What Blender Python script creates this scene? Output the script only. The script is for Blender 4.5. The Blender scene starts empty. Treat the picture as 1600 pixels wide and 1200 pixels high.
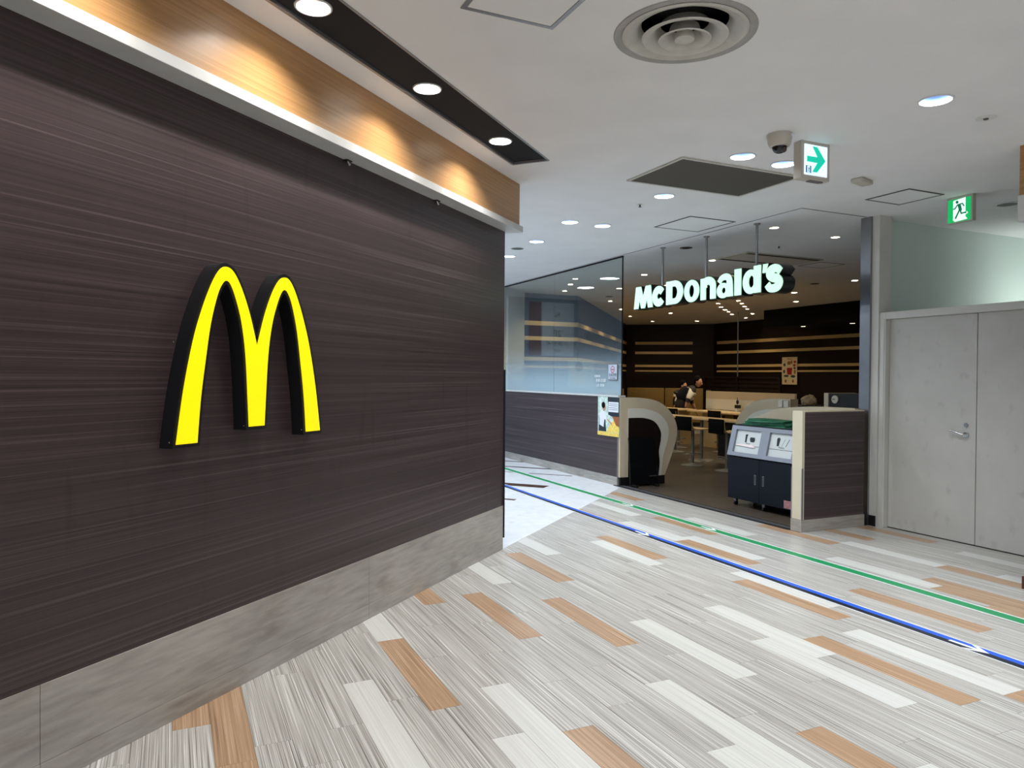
import bpy, bmesh, math, random
from mathutils import Vector, Matrix
from mathutils.geometry import delaunay_2d_cdt
random.seed(7)
C = bpy.context.scene.collection
SC = bpy.context.scene

# ------------------------------------------------------------------ camera, world, exposure
H = 1.5
YAW, PITCH, ROLL = .4326748, -.0113883, .0079179
fh = Vector((math.sin(YAW), math.cos(YAW), 0)); rh = Vector((math.cos(YAW), -math.sin(YAW), 0)); zz = Vector((0, 0, 1))
fwd = fh * math.cos(PITCH) + zz * math.sin(PITCH)
up0 = rh.cross(fwd)
right = math.cos(ROLL) * rh + math.sin(ROLL) * up0
up = -math.sin(ROLL) * rh + math.cos(ROLL) * up0
cam_d = bpy.data.cameras.new('camera'); cam = bpy.data.objects.new('camera', cam_d); C.objects.link(cam)
cam_d.sensor_width = 36.0; cam_d.lens = 1151.5 / 1600 * 36.0; cam_d.clip_start = .05; cam_d.clip_end = 200
cam.matrix_world = Matrix(((right.x, up.x, -fwd.x, 0), (right.y, up.y, -fwd.y, 0), (right.z, up.z, -fwd.z, H), (0, 0, 0, 1)))
SC.camera = cam
SC.view_settings.view_transform = 'Standard'; SC.view_settings.look = 'None'
SC.view_settings.gamma = 1.0; SC.view_settings.use_curve_mapping = False
SC.view_settings.exposure = 0.0
W = bpy.data.worlds.new('world'); SC.world = W; W.use_nodes = True
W.node_tree.nodes['Background'].inputs[0].default_value = (.93, .96, 1, 1)
W.node_tree.nodes['Background'].inputs[1].default_value = 1.0
MALL_W, STRIP_W, SHOP_W, CORR_W = 14.5, 17.5, 3.2, 140.0     # lamp powers, watts

# ------------------------------------------------------------------ materials
def lin(c):
    return tuple(((v / 255) / 12.92 if v / 255 <= .04045 else ((v / 255 + .055) / 1.055) ** 2.4) for v in c)
class NT:
    def __init__(s, name):
        s.m = bpy.data.materials.new(name); s.m.use_nodes = True; s.t = s.m.node_tree
        s.b = s.t.nodes['Principled BSDF']; s.out = s.t.nodes['Material Output']
    def n(s, typ, **kw):
        nd = s.t.nodes.new(typ)
        for k, v in kw.items(): setattr(nd, k, v)
        return nd
    def l(s, a, b): s.t.links.new(a, b)
    def set(s, nd, **kw):
        for k, v in kw.items(): nd.inputs[k].default_value = v
        return nd
def rgba(c): return (*lin(c), 1)
def plain(name, col, rough=.5, metal=0.0, noise=0.0, scale=20.0, spec=.5):
    a = NT(name); a.b.inputs['Roughness'].default_value = rough; a.b.inputs['Metallic'].default_value = metal
    a.b.inputs['Specular IOR Level'].default_value = spec
    if noise:
        tc = a.n('ShaderNodeTexCoord'); nz = a.n('ShaderNodeTexNoise'); nz.inputs['Scale'].default_value = scale; nz.inputs['Detail'].default_value = 6
        cr = a.n('ShaderNodeValToRGB')
        c = lin(col); cr.color_ramp.elements[0].position = .3; cr.color_ramp.elements[1].position = .7
        cr.color_ramp.elements[0].color = (*[v * (1 - noise) for v in c], 1); cr.color_ramp.elements[1].color = (*[min(1, v * (1 + noise)) for v in c], 1)
        a.l(tc.outputs['Object'], nz.inputs['Vector']); a.l(nz.outputs['Fac'], cr.inputs['Fac']); a.l(cr.outputs['Color'], a.b.inputs['Base Color'])
    else:
        a.b.inputs['Base Color'].default_value = rgba(col)
    return a.m
def emit(name, col, st, base=(240, 240, 240)):
    a = NT(name); a.b.inputs['Base Color'].default_value = rgba(base)
    a.b.inputs['Emission Color'].default_value = rgba(col); a.b.inputs['Emission Strength'].default_value = st
    a.b.inputs['Roughness'].default_value = .35
    return a.m
def streak(name, stops, sc, rough=.4, sc2=None, rnd=False, bump=0.0, stain=None, spec=.5, rough_var=0.0, mixf=.5):
    """grain: noise stretched along one axis, two octaves, object coordinates (metres)"""
    a = NT(name); tc = a.n('ShaderNodeTexCoord'); vec = tc.outputs['Object']
    if rnd:
        oi = a.n('ShaderNodeObjectInfo'); ml = a.n('ShaderNodeVectorMath', operation='SCALE'); cx = a.n('ShaderNodeCombineXYZ')
        a.l(oi.outputs['Random'], cx.inputs[0]); a.l(oi.outputs['Random'], cx.inputs[1]); a.l(oi.outputs['Random'], cx.inputs[2])
        a.l(cx.outputs[0], ml.inputs[0]); ml.inputs['Scale'].default_value = 37.0
        ad = a.n('ShaderNodeVectorMath', operation='ADD'); a.l(vec, ad.inputs[0]); a.l(ml.outputs[0], ad.inputs[1]); vec = ad.outputs[0]
    def nz(s, det):
        mp = a.n('ShaderNodeMapping'); mp.inputs['Scale'].default_value = s; n = a.n('ShaderNodeTexNoise'); n.inputs['Scale'].default_value = 1; n.inputs['Detail'].default_value = det
        a.l(vec, mp.inputs['Vector']); a.l(mp.outputs[0], n.inputs['Vector']); return n.outputs['Fac']
    f = nz(sc, 4)
    if sc2:
        g = nz(sc2, 3); mx = a.n('ShaderNodeMix'); mx.inputs[0].default_value = mixf; a.l(f, mx.inputs[2]); a.l(g, mx.inputs[3]); f = mx.outputs[0]
    cr = a.n('ShaderNodeValToRGB'); e = cr.color_ramp.elements
    while len(e) < len(stops): e.new(.5)
    for el, (p, c) in zip(e, stops): el.position = p; el.color = rgba(c)
    a.l(f, cr.inputs['Fac']); col = cr.outputs['Color']
    if stain:
        (ss, c2, p0, p1, amt) = stain
        h = nz(ss, 5); mr = a.n('ShaderNodeMapRange'); mr.inputs[1].default_value = p0; mr.inputs[2].default_value = p1; mr.inputs[4].default_value = amt; a.l(h, mr.inputs[0])
        mc = a.n('ShaderNodeMix', data_type='RGBA'); a.l(mr.outputs[0], mc.inputs[0]); a.l(col, mc.inputs[6]); mc.inputs[7].default_value = rgba(c2); col = mc.outputs[2]
    a.l(col, a.b.inputs['Base Color']); a.b.inputs['Roughness'].default_value = rough; a.b.inputs['Specular IOR Level'].default_value = spec
    if rough_var:
        mr = a.n('ShaderNodeMapRange'); mr.inputs[3].default_value = rough - rough_var; mr.inputs[4].default_value = rough + rough_var; a.l(f, mr.inputs[0]); a.l(mr.outputs[0], a.b.inputs['Roughness'])
    if bump:
        bp = a.n('ShaderNodeBump'); bp.inputs['Strength'].default_value = bump; bp.inputs['Distance'].default_value = .002; a.l(f, bp.inputs['Height']); a.l(bp.outputs[0], a.b.inputs['Normal'])
    return a.m
LAMST = [(.28, (34, 25, 27)), (.45, (56, 44, 46)), (.55, (65, 52, 54)), (.72, (104, 90, 93))]
M = {}
M['laminate'] = streak('dark_laminate', LAMST, (.45, 1, 240), .38, (.3, 1, 70), bump=.25, stain=((8, 1, 1.3), (42, 29, 29), .62, .72, .4))
M['laminate_u'] = streak('dark_laminate_u', LAMST, (1, .7, 120), .42, (1, .35, 34), bump=.2)
M['laminate_v'] = streak('dark_laminate_v', LAMST, (.7, 1, 120), .42, (.35, 1, 34), bump=.2)
M['skirt'] = streak('skirting_grey', [(.3, (138, 134, 128)), (.5, (164, 160, 153)), (.7, (184, 180, 173))], (1.6, 1.6, 4), .4, (5, 5, 40), stain=((3, 3, 9), (112, 88, 70), .58, .75, .35))
M['plank_grey'] = streak('grey_striped_plank', [(.34, (96, 92, 87)), (.43, (152, 148, 142)), (.50, (180, 177, 171)), (.57, (200, 198, 193)), (.64, (234, 234, 231))], (420, 1.6, 1), .3, (150, 1.0, 1), rnd=True, mixf=.35)
M['plank_cream'] = streak('cream_plank', [(.3, (192, 191, 185)), (.5, (211, 211, 206)), (.7, (224, 225, 220))], (280, 1.8, 1), .3, (90, 1.2, 1), rnd=True)
M['plank_brown'] = streak('brown_plank', [(.34, (132, 103, 78)), (.46, (168, 136, 106)), (.54, (182, 150, 120)), (.66, (210, 183, 156))], (400, 1.8, 1), .3, (110, 1.2, 1), rnd=True)
M['tile_white'] = streak('white_marble_tile', [(.3, (222, 226, 232)), (.6, (236, 239, 243)), (.75, (206, 212, 222))], (3, 7, 3), .22, (11, 5, 11), rnd=True)
M['tile_shop'] = streak('shop_floor_tile', [(.3, (66, 58, 49)), (.6, (82, 73, 62)), (.75, (94, 84, 72))], (3, 3, 3), .35, (13, 13, 13), rnd=True)
M['inlay'] = streak('dark_wood_inlay', [(.3, (40, 24, 18)), (.7, (78, 50, 40))], (60, 6, 1), .6, spec=.15)
M['grout'] = plain('grout', (120, 114, 108), .8)
M['grout_pale'] = plain('grout_pale', (196, 202, 210), .8)
M['ceiling'] = plain('ceiling_paint', (231, 231, 231), .85, noise=.03, scale=2.5)
M['wood_fascia'] = streak('oak_fascia', [(.3, (146, 106, 64)), (.5, (168, 126, 80)), (.7, (182, 142, 98))], (1.4, 1, 170), .4, (.6, 1, 60))
M['trim_metal'] = plain('pale_trim', (200, 201, 200), .38, noise=.05, scale=9)
M['black_panel'] = plain('black_panel', (38, 39, 42), .75, spec=.15)
M['alu'] = plain('aluminium', (150, 150, 152), .4, .7)
M['steel'] = plain('brushed_steel', (150, 150, 152), .28, .95, noise=.08, scale=6)
M['chrome'] = plain('chrome', (205, 205, 205), .12, 1.0)
M['black'] = plain('black_plastic', (16, 16, 18), .45)
M['black_soft'] = plain('black_fabric', (7, 8, 11), .8, spec=.1)
M['satin'] = plain('satin_grey_metal', (128, 126, 120), .35, .25)
M['logo_side'] = plain('sign_black_side', (15, 16, 20), .35)
M['logo_face'] = emit('yellow_face', (255, 232, 0), .62, (250, 226, 0))
M['letter_face'] = emit('white_green_face', (200, 255, 222), .72, (225, 245, 232))
M['white_paint'] = plain('white_paint', (205, 205, 200), .5, noise=.04, scale=4)
M['door_paint'] = streak('door_paint', [(.3, (190, 189, 184)), (.7, (200, 199, 194))], (2, 2, 2), .42, (5, 5, 5), stain=((9, 9, 7), (140, 138, 132), .6, .8, .4))
M['green_wall'] = plain('pale_green_wall', (202, 215, 209), .6, noise=.02, scale=3)
M['cream'] = plain('cream_panel', (212, 204, 180), .45, noise=.03, scale=5)
M['tan'] = plain('tan_laminate', (204, 190, 164), .45, noise=.03, scale=5)
M['pale_band'] = plain('pale_grey_laminate', (222, 220, 208), .45)
M['ring_white'] = plain('lamp_ring_white', (216, 216, 214), .4)
M['reflector'] = emit('lamp_reflector_glow', (150, 190, 255), .6, (60, 80, 120))  # lamplight on the reflector wall is put in as bluish emission
M['reflector_warm'] = plain('lamp_reflector_warm', (246, 232, 200), .3)
M['vent'] = plain('vent_white', (196, 194, 186), .5, noise=.08, scale=14)
M['vent_rim'] = plain('vent_rim_grey', (160, 158, 154), .5, noise=.08, scale=14)
M['vent_dark'] = plain('vent_dark', (18, 18, 18), .9)
M['slat'] = plain('grille_slat', (88, 86, 82), .6)
M['plastic_beige'] = plain('beige_plastic', (190, 186, 174), .45)
M['tape_green'] = plain('green_tape', (34, 150, 92), .35)
M['tape_blue'] = plain('blue_tape', (38, 96, 214), .35)
M['tape_navy'] = plain('navy_tape', (26, 34, 48), .35)
M['tape_white'] = plain('white_tape', (240, 242, 242), .4)
M['bin_body'] = plain('bin_navy_steel', (13, 18, 30), .5, spec=.2)
M['bin_grey'] = plain('bin_grey_fascia', (140, 146, 158), .45, .1)
M['bin_flap'] = plain('bin_flap', (206, 212, 212), .4)
M['print_black'] = plain('print_black', (24, 30, 40), .6)
M['sticker'] = plain('worn_red_sticker', (168, 120, 122), .6, noise=.35, scale=90)
M['green_cloth'] = plain('green_cloth', (24, 96, 66), .6, noise=.25, scale=25)
M['paper'] = plain('paper', (240, 226, 226), .7)
M['gold'] = plain('gold_stripe', (226, 198, 140), .5)
M['shop_dark'] = streak('shop_dark_laminate', [(.3, (16, 7, 7)), (.6, (24, 12, 11)), (.75, (34, 20, 18))], (.8, .8, 80), .5, spec=.25)
M['leather'] = plain('gold_leather', (176, 146, 86), .45, noise=.06, scale=12)
M['table_wood'] = plain('pale_table_top', (214, 186, 140), .35, noise=.04, scale=8)
M['counter_wood'] = plain('pale_counter_panel', (196, 168, 120), .5, noise=.04, scale=8)
M['skin'] = plain('skin', (196, 146, 118), .55)
M['hair'] = plain('black_hair', (14, 11, 11), .9, spec=.1)
M['vest'] = plain('navy_vest', (11, 15, 27), .85, spec=.2)
M['shirt'] = plain('pale_shirt', (232, 227, 216), .75)
M['shoe'] = plain('white_shoe', (214, 212, 206), .6)
M['trousers'] = plain('dark_trousers', (24, 24, 28), .8)
M['poster_paper'] = plain('poster_paper', (226, 208, 168), .6)
M['poster_dark'] = plain('poster_dark', (30, 38, 48), .5)
M['poster_mint'] = plain('poster_mint', (196, 216, 206), .5, noise=.3, scale=22)
M['poster_yellow'] = plain('poster_yellow', (236, 206, 100), .5, noise=.2, scale=30)
M['poster_brown'] = plain('poster_brown', (150, 88, 48), .5)
M['poster_white'] = plain('poster_white', (226, 230, 238), .5)
M['red'] = plain('print_red', (170, 30, 38), .5)
M['dark_green'] = plain('print_green', (52, 74, 62), .6)
M['print_brown'] = plain('print_brown', (150, 100, 50), .6)
M['corridor_wall'] = plain('blue_grey_wall', (152, 161, 176), .5)
M['corridor_white'] = plain('corridor_white', (226, 234, 240), .5)
M['wall_brown'] = streak('brown_wood_wall', [(.3, (62, 32, 24)), (.7, (92, 52, 40))], (1, 1, 50), .4)
M['exit_green'] = emit('exit_green', (0, 190, 100), .75, (10, 160, 90))
M['exit_white'] = emit('exit_white', (226, 255, 240), .85)
M['exit_dark'] = emit('exit_figure_green', (0, 120, 80), .6, (10, 110, 80))
M['arrow_white'] = emit('arrow_sign_white', (205, 236, 255), 1.0)
M['arrow_teal'] = emit('arrow_teal', (0, 196, 168), .8, (0, 180, 150))
M['arrow_navy'] = emit('arrow_navy', (0, 100, 150), .6, (0, 90, 130))
M['notice'] = plain('notice_film', (178, 188, 204), .5)
M['film_text'] = plain('glass_lettering', (236, 238, 240), .5)
M['dial'] = plain('dial_white', (214, 208, 190), .5)
M['bag'] = plain('crumpled_paper', (176, 154, 118), .8, noise=.3, scale=18)
def glass_mat():
    a = NT('clear_glass'); t = a.n('ShaderNodeBsdfTransparent'); g = a.n('ShaderNodeBsdfGlossy'); f = a.n('ShaderNodeLayerWeight'); f.inputs[0].default_value = .5; pw = a.n('ShaderNodeMath', operation='POWER'); pw.inputs[1].default_value = 5; sc_ = a.n('ShaderNodeMath', operation='MULTIPLY_ADD'); sc_.inputs[1].default_value = .96; sc_.inputs[2].default_value = .04; mx = a.n('ShaderNodeMixShader')
    t.inputs[0].default_value = (.93, .97, .96, 1); g.inputs['Roughness'].default_value = .0; a.l(f.outputs['Facing'], pw.inputs[0]); a.l(pw.outputs[0], sc_.inputs[0])
    a.l(sc_.outputs[0], mx.inputs[0]); a.l(t.outputs[0], mx.inputs[1]); a.l(g.outputs[0], mx.inputs[2]); a.l(mx.outputs[0], a.out.inputs[0]); return a.m
def film_mat():
    a = NT('frosted_gradient_film'); tc = a.n('ShaderNodeTexCoord'); sp = a.n('ShaderNodeSeparateXYZ'); mr = a.n('ShaderNodeMapRange'); mr.interpolation_type = 'SMOOTHSTEP'
    mr.inputs[1].default_value = 1.24; mr.inputs[2].default_value = 2.05; mr.inputs[3].default_value = .8; mr.inputs[4].default_value = .04
    a.l(tc.outputs['Object'], sp.inputs[0]); a.l(sp.outputs[2], mr.inputs[0])
    t = a.n('ShaderNodeBsdfTransparent'); d = a.n('ShaderNodeBsdfDiffuse'); d.inputs[0].default_value = rgba((204, 214, 230)); mx = a.n('ShaderNodeMixShader')
    a.l(mr.outputs[0], mx.inputs[0]); a.l(t.outputs[0], mx.inputs[1]); a.l(d.outputs[0], mx.inputs[2]); a.l(mx.outputs[0], a.out.inputs[0]); return a.m
M['glass'] = glass_mat(); M['film'] = film_mat()

# ------------------------------------------------------------------ mesh helpers
def inside(x, y, lp):
    r = False; j = len(lp) - 1
    for i in range(len(lp)):
        (xi, yi), (xj, yj) = lp[i][:2], lp[j][:2]
        if (yi > y) != (yj > y) and x < (xj - xi) * (y - yi) / (yj - yi) + xi: r = not r
        j = i
    return r
def cdt(pts, edges, loops):
    r = delaunay_2d_cdt(pts, edges, [], 1, 1e-7); vv, ff = r[0], r[2]; keep = []
    for f in ff:
        x = sum(vv[i][0] for i in f) / len(f); y = sum(vv[i][1] for i in f) / len(f)
        if inside(x, y, loops[0]) and not any(inside(x, y, h) for h in loops[1:]): keep.append(f)
    return vv, None, keep
class MB:
    def __init__(s): s.v = []; s.f = []; s.mi = []; s.cur = 0
    def add(s, vs, fs):
        o = len(s.v); s.v += [tuple(p) for p in vs]
        for f in fs: s.f.append(tuple(i + o for i in f)); s.mi.append(s.cur)
        return s
    def box(s, x0, x1, y0, y1, z0, z1, bev=0.0):
        if bev <= 0:
            return s.add([(x0, y0, z0), (x1, y0, z0), (x1, y1, z0), (x0, y1, z0), (x0, y0, z1), (x1, y0, z1), (x1, y1, z1), (x0, y1, z1)],
                         [(0, 3, 2, 1), (4, 5, 6, 7), (0, 1, 5, 4), (1, 2, 6, 5), (2, 3, 7, 6), (3, 0, 4, 7)])
        bm = bmesh.new(); bmesh.ops.create_cube(bm, size=1)
        for v in bm.verts: v.co = ((x0 + x1) / 2 + v.co.x * (x1 - x0), (y0 + y1) / 2 + v.co.y * (y1 - y0), (z0 + z1) / 2 + v.co.z * (z1 - z0))
        bmesh.ops.bevel(bm, geom=bm.edges[:], offset=bev, segments=2, affect='EDGES', profile=.5); return s.bm(bm)
    def bm(s, bm):
        bm.verts.index_update(); s.add([v.co[:] for v in bm.verts], [[v.index for v in f.verts] for f in bm.faces]); bm.free(); return s
    def prism(s, poly, fn, d0, d1, hole=None):
        """2-D outline (optionally with holes) extruded between d0 and d1; fn(a,b,d) -> world point"""
        loops = [poly] + ([] if not hole else hole)
        pts = []; edges = []
        for lp in loops:
            o = len(pts); pts += [Vector(p) for p in lp]; edges += [(o + i, o + (i + 1) % len(lp)) for i in range(len(lp))]
        if not hole and len(poly) == 4: vv = pts; ff = [(0, 1, 2, 3)]; be = edges
        else:
            vv, _, ff, *_r = cdt(pts, edges, loops)
            cnt = {}
            for f in ff:
                for i in range(len(f)):
                    k = (f[i], f[(i + 1) % len(f)]); cnt[k] = cnt.get(k, 0) + 1
            be = [k for k in cnt if (k[1], k[0]) not in cnt]
        n = len(vv); vs = [fn(p[0], p[1], d0) for p in vv] + [fn(p[0], p[1], d1) for p in vv]
        fs = [tuple(reversed(f)) for f in ff] + [tuple(i + n for i in f) for f in ff] + [(a, b, b + n, a + n) for a, b in be]
        return s.add(vs, fs)
    def tube(s, p0, p1, r0, r1=None, seg=12, cap=True):
        r1 = r0 if r1 is None else r1; p0 = Vector(p0); p1 = Vector(p1); d = (p1 - p0).normalized()
        a = d.orthogonal().normalized(); b = d.cross(a)
        vs = []
        for p, r in ((p0, r0), (p1, r1)):
            for i in range(seg): t = 2 * math.pi * i / seg; vs.append(p + a * r * math.cos(t) + b * r * math.sin(t))
        fs = [(i, (i + 1) % seg, seg + (i + 1) % seg, seg + i) for i in range(seg)]
        if cap: fs += [tuple(reversed(range(seg))), tuple(range(seg, 2 * seg))]
        return s.add(vs, fs)
    def lathe(s, c, prof, seg=32, closed=False):
        c = Vector(c); n = len(prof); vs = []
        for i in range(seg):
            t = 2 * math.pi * i / seg
            for r, z in prof: vs.append(c + Vector((r * math.cos(t), r * math.sin(t), z)))
        fs = []
        for i in range(seg):
            j = (i + 1) % seg
            for k in range(n if closed else n - 1):
                k2 = (k + 1) % n; fs.append((i * n + k, j * n + k, j * n + k2, i * n + k2))
        return s.add(vs, fs)
    def ball(s, c, rx, ry, rz, seg=16, ring=10):
        return s.lathe(c, [(max(1e-4, math.sin(math.pi * k / ring)) , -math.cos(math.pi * k / ring)) for k in range(ring + 1)], seg).scale_last(c, rx, ry, rz, seg * (ring + 1))
    def scale_last(s, c, rx, ry, rz, n):
        for i in range(len(s.v) - n, len(s.v)):
            p = s.v[i]; s.v[i] = (c[0] + (p[0] - c[0]) * rx, c[1] + (p[1] - c[1]) * ry, c[2] + (p[2] - c[2]) * rz)
        return s
    def mesh(s, name, mats):
        me = bpy.data.meshes.new(name); me.from_pydata(s.v, [], s.f)
        for m in (mats if isinstance(mats, (list, tuple)) else [mats]): me.materials.append(m)
        if len(me.materials) > 1: me.polygons.foreach_set('material_index', s.mi)
        me.validate()
        bm = bmesh.new(); bm.from_mesh(me); bmesh.ops.recalc_face_normals(bm, faces=bm.faces); bm.to_mesh(me); bm.free()
        me.update(); return me
    def obj(s, name, mats, parent=None, smooth=False, loc=None, rot=None):
        me = s.mesh(name, mats); o = bpy.data.objects.new(name, me); C.objects.link(o)
        if parent: o.parent = parent
        if loc: o.location = loc
        if rot is not None: o.rotation_euler = (0, 0, rot)
        if smooth:
            for p in me.polygons: p.use_smooth = True
            try: me.set_sharp_from_angle(angle=math.radians(40))
            except Exception: pass
        return o
def tag(o, label, cat, group=None, kind=None):
    o['label'] = label; o['category'] = cat
    if group: o['group'] = group
    if kind: o['kind'] = kind
    return o
def st(o, label, cat): return tag(o, label, cat, kind='structure')
def thing(name, label, cat, loc=(0, 0, 0), rot=0.0, group=None):
    o = bpy.data.objects.new(name, None); C.objects.link(o); o.location = loc; o.rotation_euler = (0, 0, rot); o.empty_display_size = .1
    return tag(o, label, cat, group)
def lab(o, l): o['label'] = l; return o
def dup(root, loc, rot, label, group=None):
    def cp(o, par):
        c = o.copy(); C.objects.link(c)
        if par: c.parent = par
        for ch in o.children: cp(ch, c)
        return c
    r = cp(root, None); r.location = loc; r.rotation_euler = (0, 0, rot); r['label'] = label
    if group: r['group'] = group
    return r
def text(name, body, size, mat, parent, loc, rx, rz, ext=.0005, align='CENTER', off=0.0):
    cu = bpy.data.curves.new(name, 'FONT'); cu.body = body; cu.size = size; cu.extrude = ext; cu.align_x = align; cu.align_y = 'CENTER'; cu.offset = off
    cu.materials.append(mat); o = bpy.data.objects.new(name, cu); C.objects.link(o)
    if parent: o.parent = parent
    bpy.context.view_layer.update(); dg = bpy.context.evaluated_depsgraph_get()
    me = bpy.data.meshes.new_from_object(o.evaluated_get(dg)); bpy.data.objects.remove(o); bpy.data.curves.remove(cu)
    o = bpy.data.objects.new(name, me); C.objects.link(o)
    if parent: o.parent = parent
    o.location = loc; o.rotation_euler = (rx, 0, rz); return o
def crom(pts, n=6, closed=False):
    out = []; m = len(pts)
    g = (lambda i: pts[i % m]) if closed else (lambda i: pts[max(0, min(m - 1, i))])
    for i in range(m if closed else m - 1):
        p0, p1, p2, p3 = g(i - 1), g(i), g(i + 1), g(i + 2)
        for k in range(n):
            t = k / n
            out.append(tuple(.5 * ((2 * p1[j]) + (-p0[j] + p2[j]) * t + (2 * p0[j] - 5 * p1[j] + 4 * p2[j] - p3[j]) * t * t + (-p0[j] + 3 * p1[j] - 3 * p2[j] + p3[j]) * t ** 3) for j in range(len(p1))))
    if not closed: out.append(tuple(pts[-1]))
    return out
def circ(cx, cy, r, n=24, ry=None):
    return [(cx + r * math.cos(2 * math.pi * i / n), cy + (ry or r) * math.sin(2 * math.pi * i / n)) for i in range(n)]
def rect0(x0, x1, y0, y1): return [(x0, y0), (x1, y0), (x1, y1), (x0, y1)]
FX = lambda a, b, d: (d, a, b)      # outline in (y, z), depth along x
FY = lambda a, b, d: (a, d, b)      # outline in (x, z), depth along y
FZ = lambda a, b, d: (a, b, d)      # outline in (x, y), depth along z

# ------------------------------------------------------------------ frame of the angled left wall
E0 = Vector((2.598, 5.797, 0)); AW = YAW + .40862
WD = Vector((math.sin(AW), math.cos(AW), 0)); WN = Vector((WD.y, -WD.x, 0)); WROT = math.atan2(WD.y, WD.x)
def wl(u, v, z): return E0 + WD * u - WN * v + Vector((0, 0, z))     # u along wall, v back into it
def wemp(name, label, cat, kind=None):
    o = bpy.data.objects.new(name, None); C.objects.link(o); o.location = E0; o.rotation_euler = (0, 0, WROT); tag(o, label, cat, None, kind); return o
CZ = 3.15
# ------------------------------------------------------------------ floor: planks
XS = 5.55
floor = MB().box(-6, 15.3, -7, 20, -.12, -.004).obj('floor', M['grout'])
st(floor, 'hall floor of striped grey planks with scattered cream and brown planks', 'floor')
def clip(poly, nx, ny, c):           # keep nx*x+ny*y >= c
    out = []
    for i in range(len(poly)):
        a, b = poly[i], poly[(i + 1) % len(poly)]; da, db = nx * a[0] + ny * a[1] - c, nx * b[0] + ny * b[1] - c
        if da >= 0: out.append(a)
        if (da > 0) != (db > 0) and abs(da - db) > 1e-9:
            t = da / (da - db); out.append((a[0] + (b[0] - a[0]) * t, a[1] + (b[1] - a[1]) * t))
    return out
def area(p): return abs(sum(p[i][0] * p[(i + 1) % len(p)][1] - p[(i + 1) % len(p)][0] * p[i][1] for i in range(len(p)))) / 2
KW, L, G = .1494, .932, .0012
# row -> [(low end Y, colour)], measured from the photograph
KNOWN = {0: [(3.0, 'b'), (2.068, 'b')], -1: [(3.38, 'b')], 4: [(2.63, 'c')], 5: [(3.29, 'g')], 6: [(3.12, 'b'), (4.055, 'c')], 7: [(1.843, 'c')], 8: [(2.325, 'c')],
         9: [(1.78, 'b'), (4.6, 'b')], 11: [(3.765, 'b')], 12: [(1.4, 'c')], 13: [(4.835, 'c'), (2.0, 'c')], 14: [(3.445, 'b')], 15: [(1.373, 'b')],
         16: [(2.84, 'c'), (4.745, 'b')], 18: [(5.456, 'c')], 19: [(2.29, 'c')], 20: [(2.88, 'c')], 21: [(2.19, 'b')], 22: [(4.83, 'c')], 23: [(2.18, 'c'), (4.985, 'b'), (1.25, 'b')],
         24: [(3.29, 'b')], 25: [(3.482, 'c')], 26: [(6.41, 'b')], 27: [(4.54, 'b'), (5.472, 'c')], 28: [(2.784, 'b'), (4.69, 'c')], 29: [(6.64, 'c')], 30: [(5.55, 'b')], 31: [(2.15, 'b')],
         32: [(2.59, 'b'), (3.52, 'c'), (5.39, 'c')], 33: [(2.77, 'b'), (7.42, 'b')], 35: [(4.81, 'b')], 36: [(3.9, 'c'), (2.97, 'b')], 38: [(4.79, 'b')], 40: [(3.22, 'c')], 41: [(4.49, 'b')], 37: [(2.6, 'c')]}
plank_mesh = {}
pieces = []
for k in range(-24, 45):
    x0 = .155 + k * KW if k <= 33 else .155 + 33 * KW + (k - 33) * .1485
    kn = KNOWN.get(k, []); ph = kn[0][0] if kn else random.Random(k * 31 + 5).uniform(0, L)
    cols = {}
    for lo, c in kn: cols[round((lo - ph) / L)] = c
    rr = random.Random(k * 17 + 3)
    for i in range(int((-3 - ph) // L), int((9.2 - ph) // L) + 1):
        y0 = ph + i * L; u = rr.random()
        c = cols.get(i)
        if c is None: c = 'g' if (y0 > 1.0 and y0 < 8.5 and x0 > -1) or u > .24 else ('c' if u > .12 else 'b')
        pieces.append((x0, y0, c))
cand = []
for x0, y0, c in pieces:
    r = [(x0 + G / 2, y0 + G / 2), (x0 + KW - G / 2, y0 + G / 2), (x0 + KW - G / 2, y0 + L - G / 2), (x0 + G / 2, y0 + L - G / 2)]
    full = area(r)
    p = clip(r, WN.x, WN.y, WN.dot(E0) + .0012)
    if len(p) >= 3:
        if x0 + KW > XS:
            if x0 > XS - .02 or y0 + L <= 5.33: p = clip(clip(p, 0, -1, -5.29 if x0 > XS - .02 else -5.33), -1, 0, -6.56)
            else: p = clip(p, -1, 0, -XS)
    if len(p) < 3 or area(p) < 2e-4: continue
    cx, cy = x0 + KW / 2, y0 + L / 2
    d = Vector((cx, cy, 0)).dot(fh); s = Vector((cx, cy, 0)).dot(rh)
    inview = d > 1.6 and abs(s) < d * .78 + .5
    cand.append(((0 if inview else 1, cx * cx + cy * cy), cx, cy, c, p, area(p) > full * .9995))
cand.sort(key=lambda t: t[0])
PM = {'g': M['plank_grey'], 'c': M['plank_cream'], 'b': M['plank_brown']}
rest = {'g': MB(), 'c': MB(), 'b': MB()}
def slab(mb, poly, z1, z0=-.006, e=.0006):
    n = len(poly); cx = sum(p[0] for p in poly) / n; cy = sum(p[1] for p in poly) / n
    f = [(p[0] + (cx - p[0]) * .0, p[1], z1 - e) for p in poly]
    ins = []
    for p in poly:
        dx, dy = cx - p[0], cy - p[1]; ins.append((p[0] + math.copysign(min(e, abs(dx)), dx), p[1] + math.copysign(min(e, abs(dy)), dy), z1))
    mb.add([(p[0], p[1], z0) for p in poly] + f + ins, [tuple(range(2 * n, 3 * n))] + [(i, (i + 1) % n, n + (i + 1) % n, n + i) for i in range(n)] + [(n + i, n + (i + 1) % n, 2 * n + (i + 1) % n, 2 * n + i) for i in range(n)])
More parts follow.
